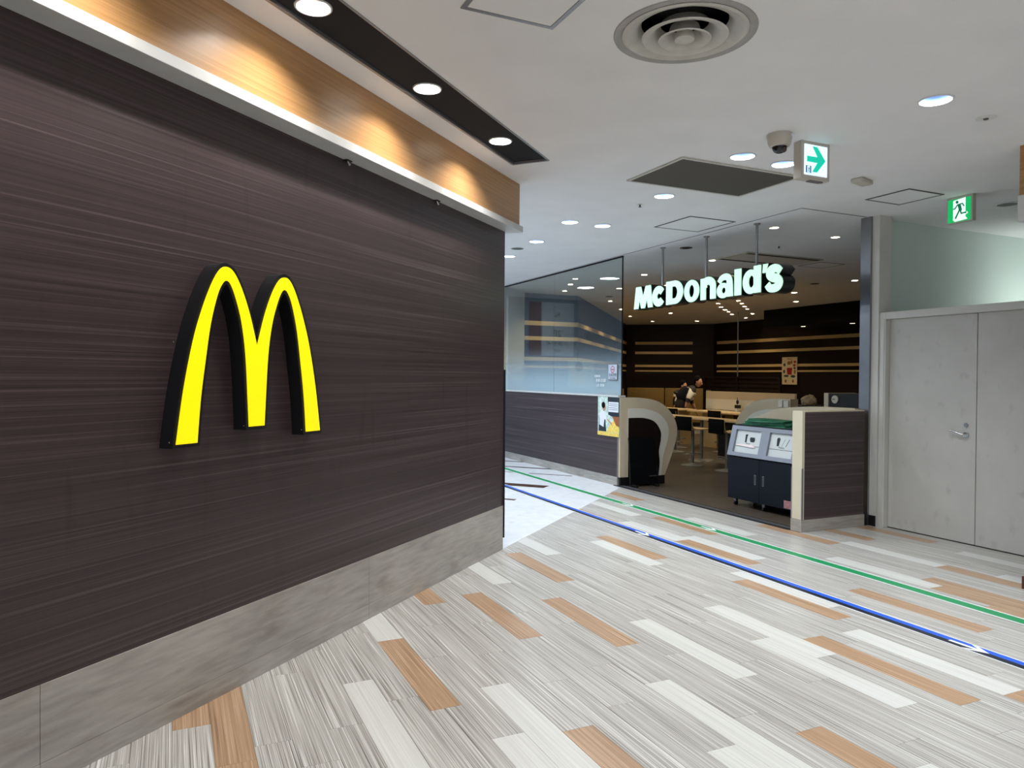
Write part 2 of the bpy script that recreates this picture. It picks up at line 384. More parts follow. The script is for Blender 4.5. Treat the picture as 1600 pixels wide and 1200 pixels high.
for idx, (_, cx, cy, c, p, full) in enumerate(cand):
    if idx < 300:
        if full:
            if c not in plank_mesh:
                mb = MB(); slab(mb, [(a - cx, b - cy) for a, b in p], 0); plank_mesh[c] = mb.mesh('plank', PM[c])
            o = bpy.data.objects.new('plank', plank_mesh[c]); C.objects.link(o)
        else:
            mb = MB(); slab(mb, [(a - cx, b - cy) for a, b in p], 0); o = mb.obj('plank', PM[c])
        o.location = (cx, cy, 0); o.parent = floor
        if c != 'g': o['label'] = 'cream plank' if c == 'c' else 'brown plank'
    else: slab(rest[c], p, 0)
for c in rest:
    if rest[c].v:
        o = rest[c].obj('further_planks', PM[c], floor); o['kind'] = 'stuff'
# ------------------------------------------------------------------ floor: white tiles beyond the wall end
tile_root = floor
mb = MB()
tp = [(-.0, .0), (9.5, .0), (9.5, 9), (-.0, 9)]
tm = None
for r in range(0, 17):
    for q in range(-1, 12):
        u0 = q * .9 + .01; u1 = u0 + .9; v0 = r * .457; v1 = v0 + .457
        u0 = max(u0, .02)
        if u1 <= u0: continue
        g = .001
        pl = [(u0 + g, v0 + g), (u1 - g, v0 + g), (u1 - g, v1 - g), (u0 + g, v1 - g)]
        wp = [tuple(wl(a, b, 0)[:2]) for a, b in pl]
        full = area(wp); wp = clip(clip(wp, -1, 0, -XS), 0, -1, -13.98); wp = clip(wp, 1, 0, -1.5)
        if len(wp) < 3 or area(wp) < .003: continue
        cx = sum(p[0] for p in wp) / len(wp); cy = sum(p[1] for p in wp) / len(wp)
        m2 = MB(); slab(m2, [(a - cx, b - cy) for a, b in wp], 0)
        o = m2.obj('tile', M['tile_white'], floor); o.location = (cx, cy, 0); o['label'] = 'white marble tile'
for (u0, u1, v0, v1) in ((3.40, 3.62, .925, 2.6), (2.33, 2.41, .89, 1.9), (4.675, 4.725, .96, 1.66), (5.28, 5.37, 1.3, 2.9), (4.69, 4.73, 1.9, 2.4), (5.98, 6.06, 2.2, 3.2), (1.4, 1.48, 1.6, 3.0), (2.9, 2.98, 2.9, 4.2)):
    wp = [tuple(wl(a, b, 0)[:2]) for a, b in ((u0, v0), (u1, v0), (u1, v1), (u0, v1))]
    wp = clip(wp, -1, 0, -XS)
    if len(wp) >= 3:
        m2 = MB(); slab(m2, wp, .0008, -.004); lab(m2.obj('inlay_strip', M['inlay'], floor), 'dark wood inlay strip')
# shop floor tiles
sf = MB().box(XS, 15.3, 5.3, 20, -.1, -.003).obj('floor_shop', M['grout']); st(sf, 'dim brown tiled floor inside the restaurant', 'floor')
tmesh = None
for i in range(12):
    for j in range(17):
        x0 = XS + .12 + i * .6; y0 = 5.42 + j * .6
        if tmesh is None: m2 = MB(); slab(m2, [(-.2985, -.2985), (.2985, -.2985), (.2985, .2985), (-.2985, .2985)], 0); tmesh = m2.mesh('tile', M['tile_shop'])
        o = bpy.data.objects.new('tile', tmesh); C.objects.link(o); o.parent = sf; o.location = (x0 + .3, y0 + .3, 0)
th = MB().box(XS - .03, XS + .11, 5.44, 8.6, -.003, .006).obj('trim_1', M['black_panel']); st(th, 'dark metal threshold strip across the restaurant entrance', 'threshold')
MB().box(XS + .02, XS + .032, 5.44, 8.6, .0061, .0085).obj('rail', M['alu'], th); MB().box(XS + .06, XS + .072, 5.44, 8.6, .0061, .0085).obj('rail', M['alu'], th)

# ------------------------------------------------------------------ ceiling with lamp holes
MALL = [(4.10, 2.93), (3.86, 4.29), (4.28, 4.306), (4.07, 5.54), (3.862, 6.92), (4.276, 6.93), (4.06, 8.106), (4.22, 9.275)]
STRIP_U = [-5.15, -4.12, -3.085, -2.06, -1.03]
BACK = [(3.86, 1.65), (4.28, 1.65), (4.07, .35), (1.2, .6), (1.0, -1.6), (3.86, -.95), (4.28, -.95), (-1.2, .2), (-1.4, -2.2), (4.07, -2.3), (1.4, -3.6), (6.0, 1.2)]
RL = .098
DIF = (2.23, 2.885, .30)
holes = [circ(x, y, RL * .86, 20) for x, y in MALL + BACK]
holes.append(circ(DIF[0], DIF[1], DIF[2], 40))
ceil = MB()
outline = [(-6, -7), (XS, -7), (9.6, -7), (9.6, 5.34), (6.48, 5.34), (XS, 5.34), (XS, 14.0), (-6, 14.0)]
strip_hole = [tuple(wl(u, v, 0)[:2]) for u, v in ((-6.6, -.289), (-.505, -.289), (-.505, -.588), (-6.6, -.588))]
def sheet(mb, poly, hs, z):
    pts = []; ed = []
    for lp in [poly] + hs:
        o = len(pts); pts += [Vector(p) for p in lp]; ed += [(o + i, o + (i + 1) % len(lp)) for i in range(len(lp))]
    vv, _, ff, *_r = cdt(pts, ed, [poly] + hs)
    mb.add([(p[0], p[1], z) for p in vv], [tuple(f) for f in ff])
sheet(ceil, outline, holes + [strip_hole], CZ)
ceil = ceil.obj('ceiling', M['ceiling']); st(ceil, 'white plaster hall ceiling with downlights, vents and access panels', 'ceiling')
SHOPL = [(6.01, 6.17, .055), (7.04, 6.26, .055), (6.917, 8.273, .055), (6.93, 9.94, .055), (10.44, 8.87, .055), (9.71, 9.55, .06), (10.92, 10.67, .06), (12.24, 11.9, .06),
         (11.08, 13.04, .05), (11.69, 13.65, .05), (12.27, 14.19, .05), (12.7, 14.56, .05), (13.29, 15.11, .05), (11.04, 12.34, .05), (11.53, 12.78, .05), (12.05, 13.27, .05), (12.57, 13.74, .05), (13.61, 14.69, .05), (14.4, 15.8, .05)]
SHOPX = [(6.5, 11.6, .055), (7.6, 11.7, .055), (8.9, 13.0, .055), (8.1, 10.9, .055), (10.4, 14.5, .055), (11.7, 15.6, .055), (9.5, 12.4, .055), (13.0, 18.2, .055), (14.0, 17.4, .055), (6.2, 10.9, .05), (6.9, 12.55, .05), (8.7, 13.75, .05), (10.0, 15.3, .05), (11.4, 17.0, .05)]
shopc = MB()
sheet(shopc, [(XS, 5.34), (15.25, 5.34), (15.25, 20), (XS, 20)], [circ(x, y, r * .9, 16) for x, y, r in SHOPL + SHOPX], CZ)
shopc = shopc.obj('ceiling_shop', M['ceiling']); st(shopc, 'ceiling inside the restaurant dotted with small warm spotlights', 'ceiling')
for (x0, x1, y0, y1) in ((XS - .004, XS + .004, 5.34, 12.4), (XS, 6.44, 5.335, 5.343)):
    t_ = MB().box(x0, x1, y0, y1, CZ - .005, CZ + .0).obj('trim_2', M['alu']); st(t_, 'thin metal ceiling joint line above the storefront' if y1 > 6 else 'thin metal ceiling joint line meeting the steel post', 'trim')

# ------------------------------------------------------------------ lamps
def area_lamp(name, parent, loc, r, power, col):
    ld = bpy.data.lights.new(name, 'AREA'); ld.shape = 'DISK'; ld.size = 2 * r; ld.energy = power; ld.color = col
    o = bpy.data.objects.new(name, ld); C.objects.link(o); o.parent = parent; o.location = loc; return o
def make_downlight(R, power, col, refl, depth, label, group=None, name='downlight', seg=32, lamp=True, spread=180):
    t = thing(name, label, 'ceiling light', (0, 0, 0), 0, group)
    MB().lathe((0, 0, 0), [(R, 0), (R, -.003), (R * .98, -.006), (R * .88, -.006), (R * .85, -.002), (R * .85, .002), (R * .86, .004)], seg).obj('ring', M['ring_white'], t, True)
    MB().lathe((0, 0, 0), [(R * .86, .0), (R * .84, .01), (R * .66, depth), (R * .64, depth + .004), (R * .001, depth + .006)], seg).obj('reflector', refl, t, True)
    if lamp: area_lamp('lamp', t, (0, 0, depth * .96), R * .45, power, col).data.spread = math.radians(spread)
    return t
COOL = (.90, .95, 1.0)
ML = ['round recessed downlight nearest the camera, alone right of the dome camera', 'left downlight of the pair behind the dome camera', 'right downlight of the pair, half beside the arrow sign',
      'single round downlight beyond the dark square return air grille', 'left downlight of the far pair left of the hatch', 'right downlight of the far pair, nearer the hatch',
      'small-looking single downlight beyond the far pair', 'farthest round downlight, cut by the dark wall corner']
proto = make_downlight(RL, MALL_W, COOL, M['reflector'], .05, ML[0], 'round hall downlights', spread=136)
proto.location = (*MALL[0], CZ)
for (x, y), l in list(zip(MALL, ML))[1:]: dup(proto, (x, y, CZ), 0, l)
for x, y in BACK: dup(proto, (x, y, CZ), 0, 'round recessed hall downlight overhead behind the camera', 'downlights behind the camera')
# black strip with three spots
bs = wemp('light_strip', 'long black recessed ceiling strip with aluminium edge holding bright spotlights', 'light strip')
V0, V1 = -.289, -.588
RS = .085
def FS(a, b, d): return (a, b, d)
mbs = MB(); pts = []
sheet(mbs, [(-6.6, V0), (-.505, V0), (-.505, V1), (-6.6, V1)], [circ(u, -.42, RS * .86, 24) for u in STRIP_U], CZ + .012)
mbs.obj('panel', M['black_panel'], bs)
for a, b, c, d in ((-6.6, -.505, V0 - .012, V0 + .006), (-6.6, -.505, V1 - .006, V1 + .004), (-.515, -.495, V1, V0)):
    MB().box(a, b, c, d, CZ - .006, CZ + .02).obj('edge_profile', M['alu'], bs)
SLAB = ['bright spotlight in the black strip, out of frame overhead', 'bright spotlight in the black strip just above the frame', 'largest-looking bright spotlight in the black ceiling strip, at the picture top', 'middle bright spotlight in the black ceiling strip', 'last bright spotlight, at the far end of the black ceiling strip']
sp0 = None
for u, l in zip(STRIP_U, SLAB):
    p = wl(u, -.42, CZ + .012)
    if sp0 is None:
        sp0 = make_downlight(RS, STRIP_W, (1, .96, .91), M['ring_white'], .05, l, 'spotlights in the black strip', 'spotlight'); sp0.location = p
    else: dup(sp0, p, 0, l)
# shop spots
ORD = ['first', 'second', 'third', 'fourth', 'fifth', 'sixth']
SLAB2 = ['small warm spotlight just right of the right sign rod', 'small warm spotlight nearest the steel post top', 'small warm spotlight between the middle and right sign rods', 'small warm spotlight left of the hanging letters',
         'small warm spotlight touching the steel post, right of the hatch', 'upper one of three warm spotlights right of the last letter', 'middle one of three warm spotlights right of the last letter', 'lowest of three warm spotlights right of the last letter']
SLAB2 += [f'{ORD[k]} warm spotlight, counted from the lettering, in the left deep row' for k in range(5)] + [f'{ORD[k]} warm spotlight, counted from the lettering, in the right deep row' for k in range(6)]
SLAB2 += ['warm spotlight over the left seating, ' + q for q in ('nearest the glass joint', 'second from the glass edge', 'above the gold bench', 'just behind the first letter', 'below the first letter', 'deepest on the left', 'below the lettering middle', 'over the far end wall', 'right of the far end wall', 'just behind the glass edge')]
SLAB2 += [f'{q} warm spotlight washing the striped wall behind the glass' for q in ('first', 'second', 'third', 'fourth')]
s0 = None
for i, (x, y, r) in enumerate(SHOPL + SHOPX):
    l = SLAB2[i]; g = 'restaurant ceiling spotlights'; pw = SHOP_W * (.8 if i < 4 else 2.6)
    o = make_downlight(r, pw, (1, .80, .52), M['reflector_warm'], .03, l, g, 'small_spotlight', 16); o.location = (x, y, CZ)

# ------------------------------------------------------------------ left wall, skirting, fascia
wallL = wemp('wall_left', 'dark brown streaked laminate wall filling the left of the view', 'wall', 'structure')
MB().box(-7.2, .004, .0, .25, .378, 2.74).obj('panel', M['laminate'], wallL)
MB().box(-7.2, .0, .25, 2.6, 0, 2.74).obj('core', M['corridor_white'], wallL)
MB().box(-7.2, .004, .03, .25, 0, .378).obj('backing', M['grout'], wallL)
bb = wemp('baseboard_left', 'tall mottled grey skirting along the dark wall', 'baseboard', 'structure')
for a, b in ((-7.2, -6.108), (-6.106, -4.059), (-4.057, -2.011), (-2.009, .0)):
    MB().box(a, b, -.004, .03, .094, .378, .0012).obj('skirting_panel', M['skirt'], bb)
    MB().box(a, b, -.005, .03, .0, .0925, .0012).obj('skirting_strip', M['skirt'], bb)
cg = wemp('corner_guard', 'thin dark corner strip on the end of the brown wall', 'corner guard')
MB().prism([(.003, -.012), (.016, -.012), (.016, .09), (.004, .09), (.004, 0.0), (.003, 0.0)], FZ, .10, 1.55).obj('strip', M['black_panel'], cg)
tr = wemp('trim_3', 'pale metal ledge running above the dark wall', 'trim', 'structure')
MB().box(-7.2, .088, -.1345, .4, 2.737, 2.786, .002).obj('ledge', M['trim_metal'], tr)
wf = wemp('wall_fascia', 'golden oak fascia between the pale ledge and the ceiling', 'wall', 'structure')
MB().box(-7.2, .075, -.104, .4, 2.786, CZ).obj('oak_panel', M['wood_fascia'], wf)
for i, (u, l) in enumerate(((-2.265, 'small black bracket under the pale ledge, nearer the camera'), (-1.215, 'small black bracket under the pale ledge, nearer the wall end'))):
    b_ = wemp('ledge_bracket', l, 'bracket'); b_.location = wl(u, 0, 2.735); b_['group'] = 'brackets under the ledge'
    MB().box(-.025, .025, -.03, -.0005, -.006, .0, .001).obj('plate', M['black'], b_); MB().tube((0, -.015, -.005), (.012, -.02, -.028), .007, .009, 10).obj('clip', M['chrome'], b_)

# ------------------------------------------------------------------ the yellow arches
lg = wemp('arches_sign', 'big yellow double-arch M sign with deep black sides on dark wall', 'sign')
cxm = -3.059
OUTL = [(-3.531, 1.199), (-3.493, 1.427), (-3.443, 1.637), (-3.392, 1.784), (-3.339, 1.898), (-3.295, 1.962), (-3.256, 1.981), (-3.211, 1.963), (-3.160, 1.892), (-3.107, 1.775), (-3.059, 1.628)]
INL = [(-3.419, 1.199), (-3.401, 1.387), (-3.376, 1.55), (-3.346, 1.719), (-3.308, 1.847), (-3.278, 1.903), (-3.253, 1.919), (-3.227, 1.904), (-3.193, 1.838), (-3.158, 1.733), (-3.133, 1.586), (-3.118, 1.38), (-3.110, 1.25)]
def arches(g, drop):
    """half outline mirrored; g grows the outline outward, drop lowers the feet"""
    def grow(pts, s):
        q = crom(pts, 4); out = []
        for i, p in enumerate(q):
            a = q[max(0, i - 1)]; b = q[min(len(q) - 1, i + 1)]; dx, dy = b[0] - a[0], b[1] - a[1]; l = math.hypot(dx, dy) or 1
            out.append((p[0] - dy / l * g * s, p[1] + dx / l * g * s))
        return out
    o = grow(OUTL, 1); i = grow(INL, -1)
    o[0] = (o[0][0], OUTL[0][1] - drop); i[0] = (i[0][0], INL[0][1] - drop); i[-1] = (i[-1][0], INL[-1][1] - drop); o[-1] = (cxm, OUTL[-1][1] + g * 2.2)
    mir = lambda L: [(2 * cxm - x, z) for x, z in reversed(L)]
    return o + mir(o)[1:] + mir(i)[0:0] + list(reversed(mir(i)))[0:0] + [p for p in mir_in(i)]
def mir_in(i):
    # from the right foot back to the left foot along the inner edges
    right_in = [(2 * cxm - x, z) for x, z in i]       # right arch, from its outer foot to the centre foot
    return right_in + list(reversed(i))
FW = lambda a, b, d: (a, -d, b)
MB().prism(arches(.017, .016), FW, .0, .075).obj('black_case', M['logo_side'], lg)
MB().prism(arches(.0, .0), FW, .0752, .0795).obj('yellow_face', M['logo_face'], lg)
for (a, b) in ((-3.535, 1.63), (-3.555, 1.21), (-3.13, 1.52), (-2.72, 1.52), (-3.13, 1.255), (-2.72, 1.21)):
    MB().ball((a + .0, -.066, b), .003, .003, .003, 8, 5).obj('screw', M['chrome'], lg)

# ------------------------------------------------------------------ storefront: low wall, glass, sill
sw = st(MB().box(XS, XS + .10, 8.55, 12.45, .118, 1.215).obj('wall_storefront', M['laminate_u']), 'low dark laminate wall under the storefront glass', 'wall')
sw2 = MB().box(XS + .001, XS + .10, 8.55, 12.45, 0, .118)
o = thing('baseboard_storefront', 'grey skirting under the low dark storefront wall', 'baseboard'); o['kind'] = 'structure'
for a, b in ((8.55, 9.45), (9.453, 10.9), (10.903, 12.45)): MB().box(XS - .006, XS + .10, a, b, 0, .118, .001).obj('skirting_panel', M['skirt'], o)
o = MB().box(XS - .012, XS + .11, 8.53, 12.45, 1.216, 1.24, .002).obj('trim_4', M['trim_metal']); st(o, 'pale sill under the storefront glass', 'trim')
o = MB().box(XS - .006, XS + .0, 8.535, 8.55, .118, .66).obj('trim_5', M['alu']); st(o, 'slim aluminium corner strip below the kitchen poster', 'trim')
win = thing('window_1', 'storefront glass panes with frosted gradient film above the low wall', 'window'); win['kind'] = 'structure'
MB().box(XS + .04, XS + .05, 8.535, 10.5125, 1.24, CZ - .004).obj('pane', M['glass'], win)
MB().box(XS + .04, XS + .05, 10.5145, 12.42, 1.24, CZ - .004).obj('pane', M['glass'], win)
for a, b in ((8.54, 10.512), (10.515, 12.41)):
    MB().add([(XS + .0515, a, 1.242), (XS + .0515, b, 1.242), (XS + .0515, b, CZ - .01), (XS + .0515, a, CZ - .01)], [(0, 1, 2, 3)]).obj('privacy_film', M['film'], win)
MB().box(XS + .036, XS + .054, 8.528, 8.5345, 1.24, CZ).obj('edge_profile', M['black_panel'], win)
MB().box(XS + .03, XS + .06, 8.53, 12.45, CZ - .018, CZ - .002).obj('top_channel', M['black_panel'], win)
stk = thing('window_sticker', 'square no-smoking notice stuck on the glass beside the entrance', 'sticker', (XS + .0385, 8.752, 1.562))
MB().box(-.001, .0, -.112, .112, -.104, .104).obj('sheet', M['notice'], stk); MB().prism(rect0(-.118, .118, -.11, .11), FX, -.0014, .0, [rect0(-.112, .112, -.104, .104)]).obj('border', M['slat'], stk)
MB().prism(circ(0, .035, .05, 24), FX, -.0016, -.0012, [circ(0, .035, .04, 24)]).obj('red_ring', M['red'], stk); MB().prism([(-.035, .028), (.035, .028), (.035, .04), (-.035, .04)], FX, -.0016, -.0012).obj('cigarette', M['red'], stk)
text('lettering', '全席禁煙', .05, M['print_black'], stk, (-.0014, 0, -.045), math.pi / 2, -math.pi / 2)
text('lettering', 'No Smoking', .028, M['print_black'], stk, (-.0014, 0, -.085), math.pi / 2, -math.pi / 2)
hrs = thing('opening_hours', 'white opening hours lettering on the glass left of the notice', 'lettering', (XS + .0385, 9.06, 1.44))
text('lettering', '営業時間', .04, M['film_text'], hrs, (0, .1, .06), math.pi / 2, -math.pi / 2)
text('lettering', '8:00-21:00', .062, M['film_text'], hrs, (0, 0, .0), math.pi / 2, -math.pi / 2)
text('lettering', 'L.O. 20:30', .05, M['film_text'], hrs, (0, .02, -.07), math.pi / 2, -math.pi / 2)
# kitchen poster
kp = thing('kitchen_poster', 'poster of a cook preparing food on the low dark wall', 'poster', (XS - .004, 8.785, .945))
MB().box(-.001, .003, -.277, .277, -.277, .277).obj('sheet', M['poster_mint'], kp)
def flat(name, pts, mat, par, k=1): return MB().prism(pts, FX, -.001 - .0006 * k, -.0012).obj(name, mat, par)
flat('dark_corner', [(.02, .277 - .01), (-.277, .277 - .01), (-.277, -.05), (.0, .02)], M['poster_dark'], kp)
flat('notice', [(0, .2), (-.255, .2), (-.255, .06), (0, .06)], M['poster_white'], kp, 2)
for z in (.17, .145, .115, .09): flat('text_line', [(-.02, z), (-.235, z), (-.235, z + .006), (-.02, z + .006)], M['print_black'], kp, 3)
flat('counter', [(.05, -.22), (-.277, -.22), (-.277, .0), (-.2, .0), (-.05, -.12)], M['poster_yellow'], kp, 2)
flat('shelf', [(-.1, .0), (-.277, .0), (-.277, -.14), (-.2, -.12)], M['poster_brown'], kp, 3)
flat('apron', [(.25, -.22), (.05, -.22), (.08, -.04), (.24, -.03)], M['poster_dark'], kp, 3)
flat('cook_shirt', [(.23, -.13), (.23, .03), (.16, .09), (.08, .05), (.02, -.06), (.1, -.05), (.12, -.16)], M['poster_white'], kp, 4)
flat('arm', [(.05, -.03), (.02, -.06), (-.1, -.13), (-.1, -.1), (-.02, -.06)], M['skin'], kp, 5)
MB().prism(circ(.11, .12, .04, 18, .055), FX, -.005, -.0045).obj('cook_face', M['skin'], kp); MB().prism(circ(.125, .15, .047, 18, .045), FX, -.0062, -.0055).obj('cook_hair', M['hair'], kp)
flat('yellow_footer', [(.277, -.277), (-.277, -.277), (-.277, -.225), (.277, -.225)], M['poster_yellow'], kp, 5)

# ------------------------------------------------------------------ hanging lettering
sg = thing('storefront_lettering', 'glowing white storefront lettering with black sides hanging on three rods', 'sign', (0, 0, 0))
ZB, XH, CAP, TH = 2.393, .25, .285, .092
def ell(cx, cy, rx, ry, a0, a1, n=28): return [(cx + rx * math.cos(a0 + (a1 - a0) * i / n), cy + ry * math.sin(a0 + (a1 - a0) * i / n)) for i in range(n + 1)]
def stroke(pts, w, end=None):
    L_, R_ = [], []; n = len(pts)
    for i, p in enumerate(pts):
        a = pts[max(0, i - 1)]; b = pts[min(n - 1, i + 1)]; dx, dy = b[0] - a[0], b[1] - a[1]; l = math.hypot(dx, dy) or 1
        ww = w(i / (n - 1)) if callable(w) else w
        L_.append((p[0] - dy / l * ww / 2, p[1] + dx / l * ww / 2)); R_.append((p[0] + dy / l * ww / 2, p[1] - dx / l * ww / 2))
    return L_ + R_[::-1]
PI = math.pi
def rect(x0, x1, y0, y1): return [(x0, y0), (x1, y0), (x1, y1), (x0, y1)]
XR = XH / 2
def ring(cx, rx, w=TH, hw=.05): return (ell(cx, XR, rx, XR + .006, 0, 2 * PI)[:-1], [ell(cx, XR, rx - w, XR - hw, 0, 2 * PI)[:-1]])
S_ = crom([(.205, .185), (.165, .218), (.115, .225), (.065, .205), (.058, .165), (.1, .135), (.16, .115), (.192, .08), (.17, .038), (.115, .022), (.06, .03), (.025, .07)], 5)
A_hook = crom([(.035, .17), (.07, .21), (.13, .225), (.185, .21), (.205, .165), (.207, .1)], 5)
LET = [
 ('M', .0, [([(0, 0), (.045, CAP), (.152, CAP), (.205, .145), (.262, CAP), (.368, CAP), (.412, 0), (.318, 0), (.288, .125), (.242, 0), (.165, 0), (.122, .125), (.093, 0)], None)]),
 ('c', .415, [(stroke(ell(.128, XR, .084, XR - .042, .62, 2 * PI - .62, 30), lambda t: .088 + .008 * math.sin(PI * t)), None)]),
 ('D', .70, [([(0, 0), (0, CAP), (.15, CAP)] + ell(.17, CAP / 2, .158, CAP / 2, PI / 2, -PI / 2, 20) + [(.15, 0)], [[(.115, .068), (.15, .068)] + ell(.165, CAP / 2, .058, CAP / 2 - .068, -PI / 2, PI / 2, 12) + [(.115, CAP - .068)]])]),
 ('o', 1.055, [ring(.137, .137, .088)]),
 ('n', 1.358, [(rect(0, .088, 0, XH - .004) , None), (stroke([(.07, .12)] + ell(.128, XR + .02, .085, .068, PI * .92, 0, 18) + [(.213, .11), (.213, 0)], .09), None)]),
 ('a', 1.640, [(ell(.1, .075, .1, .085, 0, 2 * PI)[:-1], [ell(.112, .075, .034, .034, 0, 2 * PI)[:-1]]), (stroke(A_hook, lambda t: .055 + .035 * t), None), ([(.16, .13), (.252, .13), (.258, 0), (.168, 0)], None)]),
 ('l', 1.926, [(rect(0, .1, 0, CAP), None)]),
 ('d', 2.055, [(ell(.115, XR, .115, XR + .004, 0, 2 * PI)[:-1], [ell(.128, XR, .042, XR - .06, 0, 2 * PI)[:-1]]), (rect(.165, .265, 0, CAP), None)]),
 ('apostrophe', 2.335, [([(.012, .195), (.02, CAP), (.085, CAP), (.055, .195)], None)]),
 ('s', 2.388, [(stroke(S_, lambda t: .074 + .018 * math.sin(PI * t)), None)]),
]
def grow2(poly, g):
    n = len(poly); ar = sum(poly[i][0] * poly[(i + 1) % n][1] - poly[(i + 1) % n][0] * poly[i][1] for i in range(n)); sg_ = 1 if ar > 0 else -1
    out = []
    for i in range(n):
        a, p, b = poly[i - 1], poly[i], poly[(i + 1) % n]
        d1 = (p[0] - a[0], p[1] - a[1]); d2 = (b[0] - p[0], b[1] - p[1]); l1 = math.hypot(*d1) or 1; l2 = math.hypot(*d2) or 1
        nx = (d1[1] / l1 + d2[1] / l2) * sg_; ny = (-d1[0] / l1 - d2[0] / l2) * sg_; l = math.hypot(nx, ny) or 1; k = min(1.6, 2 / max(l, .5)) if l > .3 else 1
        out.append((p[0] + nx / l * g * k, p[1] + ny / l * g * k))
    return out
XF = 5.58
for nm, x0, parts in LET:
    case = MB(); face = MB(); cap_ = MB()
    for j, (poly, hl) in enumerate(parts):
        f = lambda a, b, d, x0=x0: (d, 8.235 - (x0 + a), ZB + b)
        case.prism(grow2(poly, .007), f, XF + .012 + j * .0005, XF + .17, [grow2(h, -.006) for h in hl] if hl else None)
        face.prism(poly, f, XF + .0 - j * .0006, XF + .0118, hl)
    c_ = case.obj('letter', M['logo_side'], sg); face.obj('letter_face', M['letter_face'], c_)
MB().box(XF + .09, XF + .13, 5.66, 8.18, ZB + .05, ZB + .09).obj('mounting_rail', M['black'], sg); MB().box(XF + .09, XF + .13, 5.9, 7.9, ZB + .18, ZB + .21).obj('mounting_rail', M['black'], sg)
for y in (7.754, 6.911, 6.09):
    r_ = MB().tube((5.69, y, ZB + .07), (5.69, y, CZ), .014, None, 12).obj('rod', M['steel'], sg, True); MB().tube((5.69, y, CZ - .012), (5.69, y, CZ - .0005), .035, None, 16).obj('flange', M['steel'], r_, True)

# ------------------------------------------------------------------ half wall, post, pillar, door, green wall
hw = thing('half_wall', 'chest-high dark laminate half wall beside the doors with cream end', 'partition')
MB().box(5.585, 6.40, 5.298, 5.36, .118, 1.165).obj('laminate_panel', M['laminate_v'], hw)
MB().box(5.585, 6.455, 5.361, 5.42, .118, 1.165).obj('back_panel', M['tan'], hw)
MB().box(5.55, 5.585, 5.297, 5.425, .118, 1.178, .004).obj('cream_end_post', M['cream'], hw)
MB().box(5.545, 6.41, 5.292, 5.43, .0, .117, .001).obj('skirting', M['skirt'], hw)
MB().box(5.586, 6.40, 5.30, 5.42, 1.166, 1.176).obj('cap', M['tan'], hw)
for y in (5.292, 5.421): MB().box(5.546, 5.566, y, y + .008, .118, .62).obj('corner_strip', M['alu'], hw)
pst = st(MB().box(6.46, 6.485, 5.30, 5.42, 0, CZ).obj('pillar_steel', M['steel']), 'tall brushed steel post between half wall and white pillar', 'post')
pil = st(MB().box(6.486, 6.66, 5.217, 5.338, .0, CZ).obj('pillar_white', M['white_paint']), 'white full-height pillar left of the double door', 'pillar')
MB().box(6.476, 6.4855, 5.222, 5.296, 0, .105).obj('black_base', M['black'], pil)
gw = st(MB().box(6.661, 9.6, 5.34, 5.45, 0, CZ).obj('wall_green', M['green_wall']), 'pale green wall rising above and behind the doors', 'wall')
gw2 = st(MB().box(9.5, 9.6, -7, 5.34, 0, CZ).obj('wall_green_side', M['green_wall']), 'pale green side wall hidden behind the door enclosure', 'wall')
dr = thing('door_1', 'worn off-white double door with lever handle under low head', 'door'); dr['kind'] = 'structure'
fr = MB().box(6.50, 6.62, 5.145, 5.216, 0, 2.165, .003)
fr.box(6.50, 6.62, 3.2, 5.145, 2.096, 2.165, .003); fr.obj('frame', M['white_paint'], dr)
MB().box(6.494, 6.4995, 5.16, 5.2, 0, 2.1).obj('frame_stop', M['white_paint'], dr)
lf = MB().box(6.562, 6.60, 4.263, 5.143, .008, 2.094, .002).obj('leaf', M['door_paint'], dr)
lf2 = MB().box(6.562, 6.60, 3.2, 4.253, .008, 2.094, .002).obj('leaf', M['door_paint'], dr)
MB().box(6.557, 6.562, 4.255, 4.29, .01, 2.09, .001).obj('astragal', M['door_paint'], lf)
MB().box(6.565, 6.62, 3.2, 5.145, .0, .006).obj('door_gap_shade', M['black'], dr)  # black strip stands in for the shade under the door leaves
hd = MB().lathe((0, 0, 0), [(.0, -.012), (.026, -.012), (.028, -.004), (.028, 0)], 24).tube((0, 0, -.012), (0, 0, -.05), .009, None, 12)
hd.tube((0, 0, -.05), (.03, .1, -.055), .011, .009, 12).tube((.03, .1, -.055), (.032, .135, -.045), .009, .007, 12)
ho = hd.obj('handle', M['chrome'], lf, True); ho.matrix_parent_inverse.identity()
ho.matrix_local = Matrix.Translation((6.5615, 4.344, .995)) @ Matrix(((0, 0, 1, 0), (0, 1, 0, 0), (1, 0, 0, 0), (0, 0, 0, 1)))
lk = MB().lathe((0, 0, 0), [(.0, -.014), (.018, -.014), (.019, -.01)], 20).obj('lock', M['steel'], lf, True)
lk.matrix_local = Matrix.Translation((6.5615, 4.345, 1.083)) @ Matrix(((0, 0, 1, 0), (0, 1, 0, 0), (1, 0, 0, 0), (0, 0, 0, 1)))
lk2 = MB().lathe((0, 0, 0), [(.019, -.012), (.026, -.012), (.032, -.004), (.032, 0)], 24).obj('lock_ring', M['black_soft'], lf, True)
lk2.matrix_local = lk.matrix_local.copy()
rf = st(MB().box(6.60, 9.5, 1.0, 5.33, 2.10, 2.166).obj('roof_slab', M['white_paint']), 'low roof of the enclosure behind the double door', 'roof')
ft = thing('fluorescent_batten', 'fluorescent lamp lying on the low roof, hidden behind the door head', 'ceiling light', (9.0, 4.6, 2.166))
MB().box(-.5, .5, -.03, .03, .0, .04, .004).obj('batten', M['white_paint'], ft)
MB().tube((-.48, 0, .06), (.48, 0, .06), .014, None, 12).obj('tube', emit('tube_glow', (225, 255, 244), 1.5), ft, True)
